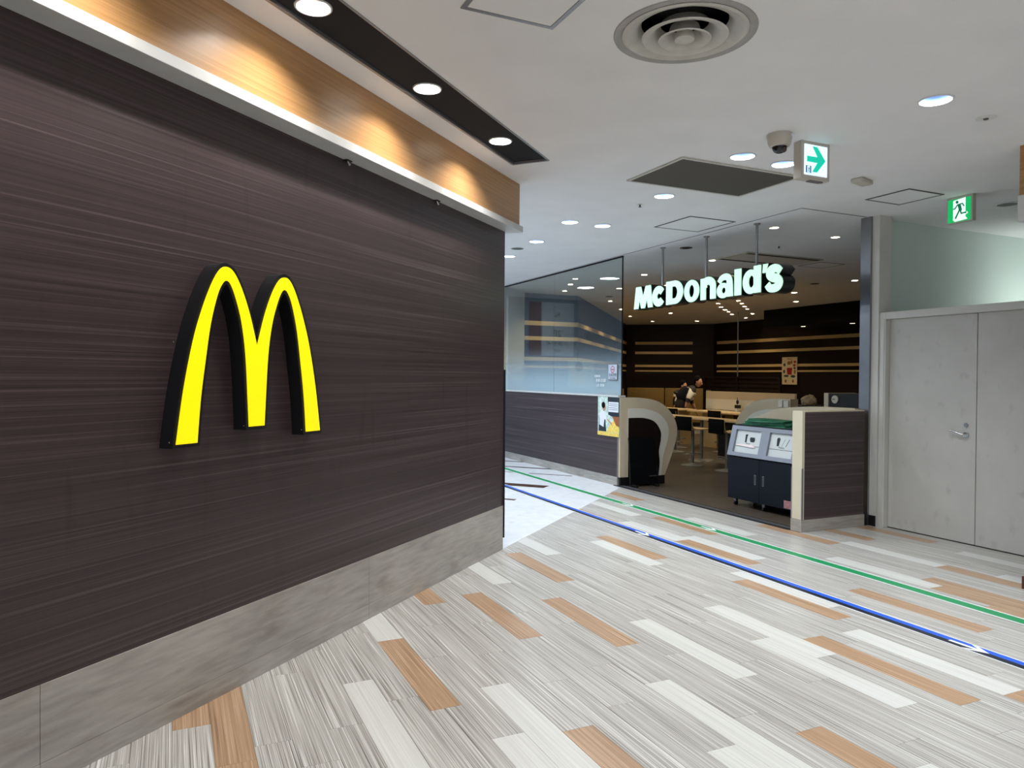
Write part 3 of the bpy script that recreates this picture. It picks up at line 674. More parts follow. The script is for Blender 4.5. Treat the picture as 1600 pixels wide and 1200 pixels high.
ld = bpy.data.lights.new('tube_lamp', 'AREA'); ld.shape = 'RECTANGLE'; ld.size = .9; ld.size_y = .03; ld.energy = 6.0; ld.color = (.94, 1, .98)
lo = bpy.data.objects.new('tube_lamp', ld); C.objects.link(lo); lo.parent = ft; lo.location = (0, .02, .1); lo.rotation_euler = (math.radians(125), 0, 0)
# right-hand shop corner
rw = st(MB().box(5.56, 6.5, -5, 3.235, 0, 2.62).obj('wall_right', M['wall_brown']), 'brown wood shop corner at the right picture edge', 'wall')
MB().box(5.545, 5.56, -5, 3.25, 0, .09).obj('skirting', M['wall_brown'], rw); MB().ball((5.552, 3.2, 1.13), .012, .012, .012, 10, 6).obj('stud', M['black'], rw)
rt = st(MB().box(5.385, 6.5, -5, 3.225, 2.605, 2.79, .003).obj('trim_6', M['trim_metal']), 'pale ledge of the shop at the right picture edge', 'trim')
rw3 = st(MB().box(5.43, 6.5, -5, 3.24, 2.79, CZ).obj('wall_fascia_right', M['wood_fascia']), 'oak fascia above the ledge at the right picture edge', 'wall')

# ------------------------------------------------------------------ ceiling fittings
df = thing('air_diffuser', 'large round white air diffuser of nested rings, dusty', 'vent', (DIF[0], DIF[1], CZ))
MB().lathe((0, 0, 0), [(.338, 0), (.336, -.006), (.326, -.01), (.302, -.004), (.295, .0), (.284, .03)], 64).obj('outer_flange', M['vent_rim'], df, True)
MB().lathe((0, 0, 0), [(.298, -.004), (.285, -.010), (.232, .012), (.205, .05)], 64).obj('outer_cone', M['vent'], df, True)
MB().lathe((0, 0, 0), [(.205, -.022), (.198, -.026), (.168, -.018), (.14, .004), (.115, .045)], 56).obj('middle_cone', M['vent'], df, True)
MB().lathe((0, 0, 0), [(.125, -.034), (.118, -.038), (.1, -.03), (.08, -.01), (.068, .03)], 48).obj('inner_cone', M['vent'], df, True)
MB().lathe((0, 0, 0), [(.0, -.03), (.036, -.03), (.046, -.034), (.048, -.026), (.03, .03)], 32).obj('centre_cap', M['vent'], df, True)
MB().lathe((0, 0, 0), [(.30, 0), (.295, .16), (0, .16)], 40).obj('duct', M['vent_dark'], df)
gr = thing('return_grille', 'dark rectangular return air grille with thin slats in ceiling', 'vent', (4.07, 4.865, CZ))
hx, hy = .606, .372
g_ = MB(); g_.box(-hx, hx, -hy, -hy + .022, -.012, -.0005).box(-hx, hx, hy - .022, hy, -.012, -.0005).box(-hx, -hx + .022, -hy + .022, hy - .022, -.012, -.0005).box(hx - .022, hx, -hy + .022, hy - .022, -.012, -.0005)
g_.obj('frame', M['vent'], gr); MB().box(-hx + .022, hx - .022, -hy + .022, hy - .022, -.002, -.001).obj('backing', M['vent_dark'], gr)
g_ = MB()
for i in range(34):
    y = -hy + .03 + i * (2 * hy - .06) / 33; g_.add([(-hx + .022, y - .006, -.004), (hx - .022, y - .006, -.004), (hx - .022, y + .006, -.010), (-hx + .022, y + .006, -.010), (-hx + .022, y - .005, -.0025), (hx - .022, y - .005, -.0025), (hx - .022, y + .007, -.0085), (-hx + .022, y + .007, -.0085)], [(0, 1, 2, 3), (4, 5, 6, 7), (0, 1, 5, 4), (2, 3, 7, 6)])
s_ = g_.obj('slats', M['slat'], gr); s_['kind'] = 'stuff'
def access(x0, x1, y0, y1, label, w=.02, double=False):
    t = thing('access_panel', label, 'hatch', ((x0 + x1) / 2, (y0 + y1) / 2, CZ), 0, 'ceiling access hatches'); hx, hy = (x1 - x0) / 2, (y1 - y0) / 2
    m = MB(); z0, z1 = -.005, -.0005
    m.box(-hx, hx, -hy, -hy + w, z0, z1).box(-hx, hx, hy - w, hy, z0, z1).box(-hx, -hx + w, -hy + w, hy - w, z0, z1).box(hx - w, hx, -hy + w, hy - w, z0, z1)
    m.obj('frame', M['alu'] if double else M['slat'], t); MB().box(-hx + w + .003, hx - w - .003, -hy + w + .003, hy - w - .003, -.004, -.0008).obj('lid', M['ceiling'], t)
    return t
access(4.815, 5.418, 6.11, 6.735, 'square access hatch in ceiling in front of the lettering rods')
access(5.80, 6.26, 4.375, 4.83, 'square access hatch in ceiling left of the green exit sign')
access(1.172, 1.64, 2.66, 3.122, 'access hatch at the picture top left of the round diffuser', .022, True)
access(8.365, 8.845, 7.68, 8.11, 'access hatch beside the cassette inside the restaurant', .012)
# dome camera
dc = thing('dome_camera', 'beige dome security camera hanging from the ceiling', 'camera', (3.74, 3.80, CZ))
MB().lathe((0, 0, 0), [(0, -.0005), (.082, -.0005), (.084, -.012), (.076, -.06), (.066, -.082), (.05, -.086)], 36).obj('housing', M['plastic_beige'], dc, True)
MB().lathe((0, 0, -.08), [(.05, 0), (.047, -.018), (.036, -.036), (.02, -.046), (0, -.05)], 28).obj('dome', plain('smoked_dome', (20, 20, 22), .08), dc, True)
MB().tube((0, 0, -.085), (.0, -.046, -.118), .014, .018, 16).obj('lens', M['steel'], dc, True)
MB().box(.025, .05, -.082, -.07, -.03, -.012).obj('badge', M['poster_white'], dc)
# arrow sign
ar = thing('arrow_sign', 'lit white sign with teal right arrow hanging from ceiling', 'sign', (4.094, 3.815, 3.035))
MB().box(-.135, .135, .004, .075, -.145, .115, .003).obj('box', M['plastic_beige'], ar)
MB().box(-.108, .108, .0, .0039, -.118, .093).obj('panel', M['arrow_white'], ar)
pn = MB().prism([(-.085, .012), (-.085, -.028), (.012, -.028), (-.035, -.095), (.01, -.095), (.09, -.008), (.012, .082), (-.035, .082), (.012, .012)], FY, -.0012, -.0002).obj('arrow', M['arrow_teal'], ar)
MB().prism(rect(-.095, -.045, -.105, -.055), FY, -.0012, -.0002).obj('mini_pictogram', M['arrow_navy'], ar)
m_ = MB().prism(rect(-.083, -.058, -.103, -.058), FY, -.0018, -.0013).obj('mini_doorway', M['arrow_white'], ar)
MB().prism([(-.078, -.1), (-.07, -.083), (-.075, -.072), (-.068, -.066), (-.062, -.076), (-.066, -.086), (-.06, -.1), (-.066, -.1), (-.07, -.09), (-.073, -.1)], FY, -.0024, -.0019).obj('mini_figure', M['arrow_navy'], ar)
MB().box(-.10, .10, .01, .065, .115, .1145 + .0005).obj('mount', M['black'], ar)
MB().box(-.03, .09, .02, .06, -.152, -.145).obj('base_lamp', M['alu'], ar)
# exit sign (faces -x)
ex = thing('exit_sign', 'green running man exit sign hanging right of the hatch', 'sign', (6.44, 4.362, 3.03))
MB().box(.004, .05, -.122, .122, -.118, .119, .003).obj('box', M['plastic_beige'], ex)
MB().box(.0, .0039, -.105, .105, -.108, .098).obj('panel', M['exit_green'], ex)
def exs(name, pts, mat, k): return MB().prism([(-(x - 770) / 3400, (y_ - 760) / -3400) for x, y_ in pts], FX, -.0008 * k, -.0008 * k + .0006).obj(name, mat, ex)
def sh(x, y_): return (x, y_ + (x - 770) * .12)     # undo the tilt of the picture
exs('doorway', [sh(*p) for p in [(580, 490), (970, 400), (970, 985), (1035, 1055), (960, 1075), (720, 1120), (640, 1135), (580, 1080)]], M['exit_white'], 1)
exs('step', [sh(*p) for p in [(865, 900), (1000, 870), (1010, 820), (1050, 885), (970, 925), (900, 930)]], M['exit_white'], 1)
for nm, pl, w in (('figure_arm', [(585, 745), (640, 735), (720, 620), (870, 585), (930, 672)], 42), ('figure_torso', [(770, 620), (800, 720), (815, 800)], 100), ('figure_leg', [(790, 770), (700, 950), (655, 1040)], 52), ('figure_leg', [(815, 780), (838, 885), (1000, 865)], 54)):
    exs(nm, stroke([sh(*p) for p in pl], w), M['exit_dark'], 2)
MB().prism([(-(sh(705 + 48 * math.cos(t), 535 + 48 * math.sin(t))[0] - 770) / 3400, (sh(705 + 48 * math.cos(t), 535 + 48 * math.sin(t))[1] - 760) / -3400) for t in [2 * PI * i / 16 for i in range(16)]], FX, -.0016, -.001).obj('figure_head', M['exit_dark'], ex)
MB().box(.008, .045, -.115, .115, .119, .1195).obj('mount', M['black'], ex)
# others
bx = thing('smoke_detector', 'flat beige detector box on the ceiling left of the hatch', 'detector', (5.20, 4.36, CZ), .25)
MB().box(-.10, .10, -.05, .05, -.038, -.0005, .012).obj('cover', M['plastic_beige'], bx)
cv = thing('round_cover', 'round white speaker cover near the right ceiling edge', 'ceiling cover', (4.66, 2.99, CZ))
MB().lathe((0, 0, 0), [(0, -.006), (.05, -.006), (.058, -.004), (.06, -.0005)], 28).obj('disc', M['ring_white'], cv, True); MB().lathe((0, 0, 0), [(.0, -.012), (.014, -.012), (.016, -.006)], 16).obj('nozzle', M['slat'], cv, True)
cv = thing('ceiling_speaker', 'grey round ceiling speaker beyond the farthest downlights', 'speaker', (4.06, 8.66, CZ))
MB().lathe((0, 0, 0), [(.085, -.0005), (.085, -.006), (.078, -.008)], 28).obj('rim', M['ring_white'], cv, True); MB().lathe((0, 0, 0), [(.078, -.006), (0, -.006)], 28).obj('grille', M['slat'], cv, True)
cv = thing('dark_downlight', 'unlit round downlight at the right edge above exit sign', 'ceiling light', (7.13, 4.36, CZ))
MB().lathe((0, 0, 0), [(.10, -.0005), (.10, -.006), (.088, -.007), (.086, -.002)], 28).obj('ring', M['ring_white'], cv, True); MB().lathe((0, 0, 0), [(.086, -.003), (.05, -.0022), (0, -.0015)], 28).obj('reflector', M['slat'], cv, True)
for x, y, l in ((4.064, 5.911, 'tiny sprinkler head beyond the return air grille'), (6.9, 7.0, 'tiny dark sprinkler head inside the restaurant near the rods'), (9.9, 10.3, 'tiny dark sprinkler head deep in the restaurant ceiling')):
    t = thing('sprinkler', l, 'sprinkler', (x, y, CZ), 0, 'ceiling sprinklers')
    MB().lathe((0, 0, 0), [(.028, -.0005), (.026, -.005), (.01, -.006)], 16).obj('rose', M['ring_white'], t, True); MB().lathe((0, 0, 0), [(.008, -.006), (.008, -.026), (.018, -.028), (.0, -.03)], 14).obj('head', M['black'], t, True)
ac = thing('ceiling_cassette', 'long rectangular air conditioner cassette in the restaurant ceiling', 'air conditioner', (7.53, 7.81, CZ))
MB().box(-.69, .69, -.31, .31, -.014, -.0005, .003).obj('panel', M['plastic_beige'], ac)
for y in (-.265, .265): MB().box(-.64, .64, y - .028, y + .028, -.0165, -.0142).obj('louvre_slot', M['vent_dark'], ac)
MB().box(-.62, .62, -.2, .2, -.017, -.0142, .001).obj('intake_grille', M['vent'], ac)
for x, y, l in ((5.956, 7.63, 'dark round vent inside the restaurant beside the left rod'), (10.2, 9.5, 'dark round vent deep inside the restaurant at right'), (8.2, 13.0, 'dark round vent in the restaurant ceiling above the seating')):
    t = thing('round_vent', l, 'vent', (x, y, CZ), 0, 'dark round restaurant vents'); MB().lathe((0, 0, 0), [(.08, -.0005), (.08, -.006), (.06, -.008)], 20).obj('rim', M['slat'], t, True); MB().lathe((0, 0, 0), [(.06, -.004), (0, -.004)], 20).obj('opening', M['vent_dark'], t)

# ------------------------------------------------------------------ floor tapes
def tape(name, label, p0, p1, w, bands, arrows, mat):
    d = Vector((p1[0] - p0[0], p1[1] - p0[1])); Ln = d.length; rot = math.atan2(d.y, d.x)
    t = thing(name, label, 'floor tape', (p0[0], p0[1], .0012), rot)
    for nm, a, b, m in bands: MB().box(0, Ln, a, b, 0, .0006).obj(nm, m, t)
    for s in arrows:    # arrow pointing back towards the camera (-local x)
        MB().prism([(s - .13, 0), (s - .04, w * .46), (s + .0, w * .46), (s - .06, w * .12), (s + .1, w * .12), (s + .1, -w * .12), (s - .06, -w * .12), (s, -w * .46), (s - .04, -w * .46)], FZ, .0007, .0011).obj('arrow', M['tape_white'], t)
tape('guide_tape', 'green floor guide tape with white edges and white arrows', (4.752, -.6), (4.895, 11.4), .1,
     [('edge_line', .047, .062, M['tape_white']), ('band', -.047, .047, M['tape_green']), ('edge_line', -.062, -.047, M['tape_white'])], [7.85, 6.4], M['tape_green'])
tape('guide_tape', 'blue and navy floor guide tape with white edges and arrows', (4.028, -.6), (4.125, 9.9), .1,
     [('edge_line', .05, .060, M['tape_white']), ('navy_band', .0, .05, M['tape_navy']), ('blue_band', -.05, .0, M['tape_blue']), ('edge_line', -.060, -.05, M['tape_white'])], [6.47, 3.27], M['tape_blue'])

# ------------------------------------------------------------------ waste station
wsn = thing('waste_station', 'navy waste sorting cabinet with grey sloped front at the entrance', 'bin', (0, 0, 0))
Y0, Y1, XF0, XB = 5.80, 6.83, 5.99, 6.38
b_ = MB().prism([(XF0, .085), (XF0, .575), (XF0 + .01, .585), (XF0 + .085, .93), (XB, .93), (XB, .085)], lambda a, b, d: (a, d, b), Y0, Y1).obj('body', M['bin_body'], wsn)
MB().box(XF0 + .06, XB + .005, Y0 - .005, Y1 + .005, .931, .945, .002).obj('top', M['black_panel'], wsn)
for a, b in ((Y0 + .005, 6.313), (6.318, Y1 - .005)):
    d_ = MB().box(XF0 - .016, XF0 - .001, a, b, .09, .572, .002).obj('door', M['bin_body'], wsn)
    yh = 6.38 if a > 6.2 else 6.255
    MB().box(XF0 - .018, XF0 - .0162, yh - .012, yh + .012, .29, .40).obj('handle', M['alu'], d_); MB().box(XF0 - .0188, XF0 - .018, yh - .007, yh + .007, .296, .394).obj('recess', M['black'], d_)
def FSL(a, b, d):      # sloped fascia: a along y, b up the slope, d out of it
    tx, tz = .085, .345; l = math.hypot(tx, tz); ux, uz = tx / l, tz / l
    return (XF0 + .0 + ux * b - uz * d, a, .583 + uz * b + ux * d)
SLN = math.hypot(.085, .345)
MB().prism(rect(Y0 - .002, Y1 + .002, 0, SLN), FSL, .001, .03, [rect(Y0 + .055, Y0 + .42, .045, SLN - .045), rect(Y1 - .485, Y1 - .075, .045, SLN - .045)]).obj('fascia', M['bin_grey'], wsn)
for k, (a, b) in enumerate(((Y0 + .057, Y0 + .418), (Y1 - .483, Y1 - .077))):
    f_ = MB().prism(rect(a, b, .047, .13), FSL, .002, .004).obj('flap', M['bin_flap'], wsn); MB().prism(rect(a, b, .135, SLN - .047), FSL, .002, .005).obj('upper_flap', M['bin_flap'], wsn)
    cy = (a + b) / 2; Z0 = .005
    if k == 1:
        MB().prism([(cy + .03, .17), (cy + .055, .17), (cy + .06, .25), (cy + .03, .25)], FSL, Z0, Z0 + .0006).prism([(cy + .02, .25), (cy + .062, .245), (cy + .062, .262), (cy + .03, .268)], FSL, Z0, Z0 + .0006).obj('fork_icon', M['print_black'], f_)
        MB().prism([(cy - .09, .18), (cy - .03, .18), (cy - .015, .215), (cy - .02, .235), (cy - .09, .235), (cy - .1, .205)], FSL, Z0, Z0 + .0006).obj('burger_icon', M['print_black'], f_)
        tx_ = 'Paper'
    else:
        MB().prism([(cy + .045, .17), (cy + .075, .17), (cy + .085, .25), (cy + .07, .265), (cy + .05, .265), (cy + .035, .25)], FSL, Z0, Z0 + .0006).obj('cup_icon', M['print_black'], f_)
        MB().prism([(cy + .0, .17), (cy + .004, .17), (cy - .03, .255), (cy - .034, .255)], FSL, Z0, Z0 + .0006).prism([(cy - .06, .17), (cy - .052, .17), (cy - .09, .255), (cy - .098, .255)], FSL, Z0, Z0 + .0006).obj('straw_icons', M['print_black'], f_)
        tx_ = 'Plastics'
    p = FSL(cy, .157, .0056); text('lettering', tx_, .03, M['print_black'], f_, p, math.pi / 2 - math.atan2(.085, .345), -math.pi / 2, .0003)
MB().box(XF0 - .0175, XF0 - .0165, 5.835, 5.945, .10, .185).obj('sticker', M['sticker'], wsn)
for (x, y) in ((XF0 + .05, Y0 + .07), (XF0 + .05, Y1 - .07), (XB - .05, Y0 + .07), (XB - .05, Y1 - .07), (XF0 + .05, 6.3)):
    c_ = MB().box(x - .016, x + .016, y - .02, y + .02, .045, .084).obj('caster', M['steel'], wsn); MB().tube((x, y - .012, .027), (x, y + .012, .027), .026, None, 16).obj('wheel', M['black'], c_, True)
nap = thing('paper_napkin', 'crumpled white receipt paper sticking out of the left flap', 'paper')
MB().prism([(6.74, .128), (6.46, .116), (6.42, .122), (6.47, .15), (6.56, .148), (6.66, .146)], FSL, .006, .02).obj('sheet', M['paper'], nap)
gc = thing('folded_bags', 'folded dark green bin bags lying on the waste cabinet', 'bag')
random.seed(11)
for i, (z0, z1, sh_) in enumerate(((.9455, .965, 0), (.9655, .992, .02), (.9925, 1.012, -.01), (1.0125, 1.026, .012))):
    pts = [(6.09 + sh_, 6.06), (6.07 + sh_, 6.4), (6.10, 6.74 - i * .04), (6.2, 6.78 - i * .05), (6.31, 6.6), (6.33, 6.3), (6.30, 6.05 + i * .03), (6.18, 5.99 + i * .015)]
    mb = MB().prism(pts, FZ, z0, z1)
    mb.v = [(x + random.uniform(-.014, .014), y + random.uniform(-.018, .018), z + (0 if k < 8 else random.uniform(-.003, .0))) for k, (x, y, z) in enumerate(mb.v)]
    mb.obj('bag_layer', M['green_cloth'], gc)

# ------------------------------------------------------------------ curved booth screens
def hook(mir=False):
    outer = [(0, .12), (0, 1.212)] + crom([(.14, 1.213), (.36, 1.205), (.6, 1.165), (.78, 1.07), (.905, .93), (.965, .78), (.955, .65), (.92, .52), (.835, .30), (.755, .12)], 5)
    mid = [(.13, .12), (.13, 1.06)] + crom([(.2, 1.062), (.40, 1.055), (.63, .99), (.77, .87), (.82, .74), (.80, .60), (.73, .40), (.69, .12)], 5)
    inn = [(.13, .12), (.13, .93)] + crom([(.2, .932), (.40, .925), (.57, .87), (.67, .74), (.675, .62), (.645, .46), (.66, .30), (.64, .12)], 5)
    return outer, mid, inn
def screen(name, label, fn, th):
    t = thing(name, label, 'screen'); o_, m_, i_ = hook()
    MB().prism(o_, fn, 0, th).obj('tan_board', M['tan'], t); MB().prism(m_, fn, -.006, -.0005).obj('pale_band', M['pale_band'], t); MB().prism(i_, fn, -.011, -.0065).obj('dark_infill', M['shop_dark'], t)
    MB().prism(rect(.01, .76, 0, .119), fn, .004, th - .004).obj('plinth', M['black'], t)
    return t
screen('booth_screen', 'curved cream and tan booth screen left of the restaurant entrance', lambda a, b, d: (5.556 + a * .99, 8.50 + d, b), .045)
screen('booth_screen', 'curved tan booth screen behind the waste cabinet', lambda a, b, d: (6.42 + d, 5.43 + a * 1.72, b * .98), .05)
def FX2(a, b, d): return (7.55 + d, 7.42 + a * 1.1, b * 1.0)
t2 = screen('booth_screen', 'thicker brown curved booth screen behind the tan one', FX2, .14)
MB().box(7.53, 7.545, 7.44, 7.52, 1.10, 1.19).obj('socket_box', M['pale_band'], t2); MB().box(7.53, 7.545, 7.55, 7.62, 1.10, 1.19).obj('socket_box', M['pale_band'], t2)
# folded black board leaning in front of the left screen
eb = thing('folding_board', 'black folded sign board leaning against the left booth screen', 'sign board', (0, -.075, 0))
MB().add([(5.66, 8.47, .03), (6.10, 8.45, .03), (6.06, 8.50, .66), (5.66, 8.52, .66), (5.66, 8.49, .03), (6.10, 8.47, .03), (6.06, 8.52, .66), (5.66, 8.54, .66)], [(0, 1, 2, 3), (7, 6, 5, 4), (0, 4, 5, 1), (1, 5, 6, 2), (2, 6, 7, 3), (3, 7, 4, 0)]).obj('board', M['black_soft'], eb)
for x in (5.70, 6.04): MB().box(x - .02, x + .02, 8.36, 8.48, 0, .03, .004).obj('foot', M['black'], eb)
MB().tube((6.08, 8.55, .6), (6.17, 8.52, .0), .006, None, 8).obj('leg', M['black'], eb); MB().tube((5.65, 8.5, .64), (5.64, 8.44, .0), .006, None, 8).obj('leg', M['black'], eb)
MB().box(5.95, 6.08, 8.442, 8.448, .13, .145).obj('bottom_bar', M['steel'], eb)

# ------------------------------------------------------------------ shop shell
def wallseg(name, label, p, q, th=.12, z1=CZ, mat='shop_dark', stripes=None):
    p = Vector((*p, 0)); q = Vector((*q, 0)); d = q - p; n = d.length; o = bpy.data.objects.new(name, None); C.objects.link(o); o.location = p; o.rotation_euler = (0, 0, math.atan2(d.y, d.x)); st(o, label, 'wall')
    MB().box(0, n, 0, th, 0, z1).obj('panel', M[mat], o)
    if stripes:
        for a, b in stripes:
            for z0, z1_ in ((2.512, 2.60), (2.213, 2.292), (1.805, 1.876), (1.66, 1.705)): MB().box(a, b, -.014, -.0005, z0, z1_).obj('gold_stripe', M['gold'], o)
    return o
wallseg('wall_shop_v', 'dark restaurant wall with gold stripes seen through the left glass', (6.37, 13.22), (7.60, 13.24), stripes=[(0.0, 1.22)])
wallseg('wall_shop_w', 'slanting dark restaurant wall with gold stripes behind the glass', (7.60, 13.24), (13.141, 19.79), stripes=[(0.0, 8.5)])
wallseg('wall_shop_mid', 'dark end wall with a short block of four gold stripes', (13.141, 19.79), (15.24, 18.08), stripes=[(.28, 2.05)])
wallseg('wall_shop_back', 'long dark back wall with gold stripes behind the seating', (15.22, 18.08), (15.22, 5.3), stripes=[(.15, 12.5)])
wallseg('wall_shop_side', 'dark side wall of the restaurant behind the pillar', (15.2, 5.46), (6.72, 5.46), -.1)
wallseg('wall_shop_corner', 'pale narrow wall turning in at the far glass edge', (5.56, 12.45), (6.37, 13.22), .1, CZ, 'corridor_white')
bk = st(MB().box(13.2, 15.2, 5.5, 13.86, 2.72, CZ - .002).obj('ceiling_bulkhead', M['black_soft']), 'black lowered bulkhead under the restaurant ceiling at right', 'ceiling')
for i, (x, y) in enumerate(((13.5, 12.9), (13.6, 11.6), (13.5, 10.7))):
    o = make_downlight(.06, 1.5, (1, .82, .55), M['reflector_warm'], .004, ['small spotlight under the black bulkhead, leftmost of three', 'middle small spotlight under the black bulkhead', 'small spotlight under the black bulkhead nearest the post'][i], 'bulkhead spotlights', 'small_spotlight', 16); o.location = (x, y, 2.712)
# posters in the shop
mp = thing('menu_poster', 'cream food poster with red carton on the back wall', 'poster', (15.2, 14.965, 1.69))
MB().box(-.02, -.016, -.27, .27, -.37, .37).obj('sheet', M['poster_paper'], mp)
FM = lambda a, b, d: (-.0205 - d, -a, b)
def fm(nm, pts, m, k=1): return MB().prism(pts, FM, .0003 * k, .0003 * k + .001).obj(nm, M[m], mp)
fm('red_carton', [(-.08, -.1), (.08, -.11), (.1, .08), (-.09, .08)], 'red', 2)
for (a, b, r, q, m) in ((-.02, .21, .06, .05, 'print_brown'), (.07, .23, .03, .05, 'print_brown'), (.19, .24, .05, .03, 'red'), (.17, .15, .05, .035, 'red'), (-.18, .16, .04, .045, 'dark_green'), (-.19, -.02, .035, .05, 'dark_green'), (.19, -.03, .035, .06, 'print_brown'), (.18, .07, .04, .03, 'dark_green'), (-.11, -.14, .09, .03, 'dark_green'), (.13, -.15, .085, .035, 'dark_green'), (-.13, -.28, .035, .045, 'print_brown'), (.13, -.28, .035, .045, 'print_brown')):
    MB().prism(circ(a, b, r, 14, q), FM, .0003, .0013).obj('food_picture', M[m], mp)
text('lettering', 'MENU', .06, M['red'], mp, (-.022, 0, .315), math.pi / 2, -math.pi / 2)
# bench along the mid wall
bd = (Vector((15.24, 18.08, 0)) - Vector((13.141, 19.79, 0))); br = math.atan2(bd.y, bd.x)
bn = thing('wall_bench', 'gold leather wall bench below the short gold stripes', 'bench', (13.141, 19.79, 0), br)
MB().box(.05, 1.2, -.18, -.02, .45, 1.15, .03).obj('back_cushion', M['leather'], bn, True); MB().box(1.22, 2.6, -.18, -.02, .45, 1.15, .03).obj('back_cushion', M['leather'], bn, True)
MB().box(.05, 2.6, -.62, -.02, .12, .44, .03).obj('seat', M['leather'], bn, True); MB().box(.08, 2.58, -.55, -.05, 0, .118).obj('plinth', M['black'], bn)
bn2 = thing('wall_bench', 'gold leather bench along the slanting wall behind the glass', 'bench', (8.6, 14.42, 0), math.atan2(19.79 - 13.24, 13.141 - 7.6))
for i in range(3): MB().box(.05 + i * 1.6, 1.62 + i * 1.6, -.2, -.04, .45, 1.15, .03).obj('back_cushion', M['leather'], bn2, True)
MB().box(.05, 4.85, -.62, -.04, .12, .44, .03).obj('seat', M['leather'], bn2, True); MB().box(.08, 4.8, -.55, -.05, 0, .118).obj('plinth', M['black'], bn2)
# louvred divider screen with ceiling pole
dv = thing('louvre_divider', 'dark louvred divider with a ceiling pole behind the white partition', 'divider', (12.9, 0, 0))
MB().box(-.03, .03, 13.0, 15.7, 1.48, 1.52).obj('top_rail', M['shop_dark'], dv); MB().box(-.03, .03, 13.0, 15.7, .1, .16).obj('bottom_rail', M['shop_dark'], dv)
for y in (13.0, 14.43, 15.68): MB().box(-.03, .03, y - .03, y + .03, 0, 1.48).obj('post', M['shop_dark'], dv)
for i in range(9): MB().box(-.008, .008, 13.03, 15.65, .56 + i * .1, .62 + i * .1).obj('slat', M['shop_dark'], dv)
MB().tube((0, 14.43, 1.52), (0, 14.43, CZ - .001), .016, None, 10).obj('pole', M['steel'], dv, True)
# counters
cA = thing('bar_counter', 'long pale counter with dark underside in front of the stools', 'counter')
MB().box(8.45, 8.86, 8.9, 12.5, .745, .775, .004).obj('top', M['table_wood'], cA); MB().box(8.74, 8.78, 9.5, 10.25, .12, .744).obj('modesty_panel', M['black'], cA)
for y in (9.3, 10.62, 12.1):
    l_ = MB().tube((8.68, y, .02), (8.68, y, .745), .03, None, 16).obj('leg', M['satin'], cA, True); MB().lathe((8.68, y, 0), [(.0, .03), (.06, .028), (.22, .012), (.23, .0)], 28).obj('foot_disc', M['satin'], l_, True)
cB = thing('shared_table', 'pale shared table with yellow-lit front and low partition board', 'table')
MB().box(10.2, 10.95, 10.6, 12.98, .75, .78, .004).obj('top', M['table_wood'], cB)
MB().box(10.45, 10.9, 10.7, 11.4, .0, .749).obj('pedestal', M['counter_wood'], cB); MB().box(10.45, 10.9, 12.3, 12.75, .0, .749).obj('pedestal', M['counter_wood'], cB)
MB().box(10.42, 10.449, 12.05, 12.29, .3, .70).obj('shelf_recess', M['shop_dark'], cB)
MB().box(10.9, 10.95, 10.6, 13.2, .79, 1.02).obj('lower_board', M['pale_band'], cB); MB().box(10.9, 10.95, 10.6, 13.2, 1.0205, 1.19).obj('upper_board', M['tan'], cB)
cC = thing('shared_table', 'pale table with the leaning person beside its far end', 'table')
MB().box(10.0, 10.56, 13.1, 14.4, .76, .79, .004).obj('top', M['table_wood'], cC); MB().box(10.2, 10.6, 13.3, 13.7, 0, .759).obj('pedestal', M['counter_wood'], cC); MB().box(10.2, 10.6, 14.1, 14.4, 0, .759).obj('pedestal', M['counter_wood'], cC)
cd = thing('condiment_stand', 'small black and white dispenser stand on the shared table', 'dispenser', (10.78, 12.05, .781))
MB().box(-.03, .03, -.03, .03, 0, .05, .004).obj('base', M['poster_white'], cd); MB().box(-.035, .035, -.07, .05, .07, .14, .004).obj('holder', M['black'], cd); MB().tube((0, 0, .05), (0, 0, .3), .008, None, 8).obj('stem', M['steel'], cd); MB().ball((0, 0, .2), .03, .03, .045, 12, 8).obj('knob', M['black'], cd, True)
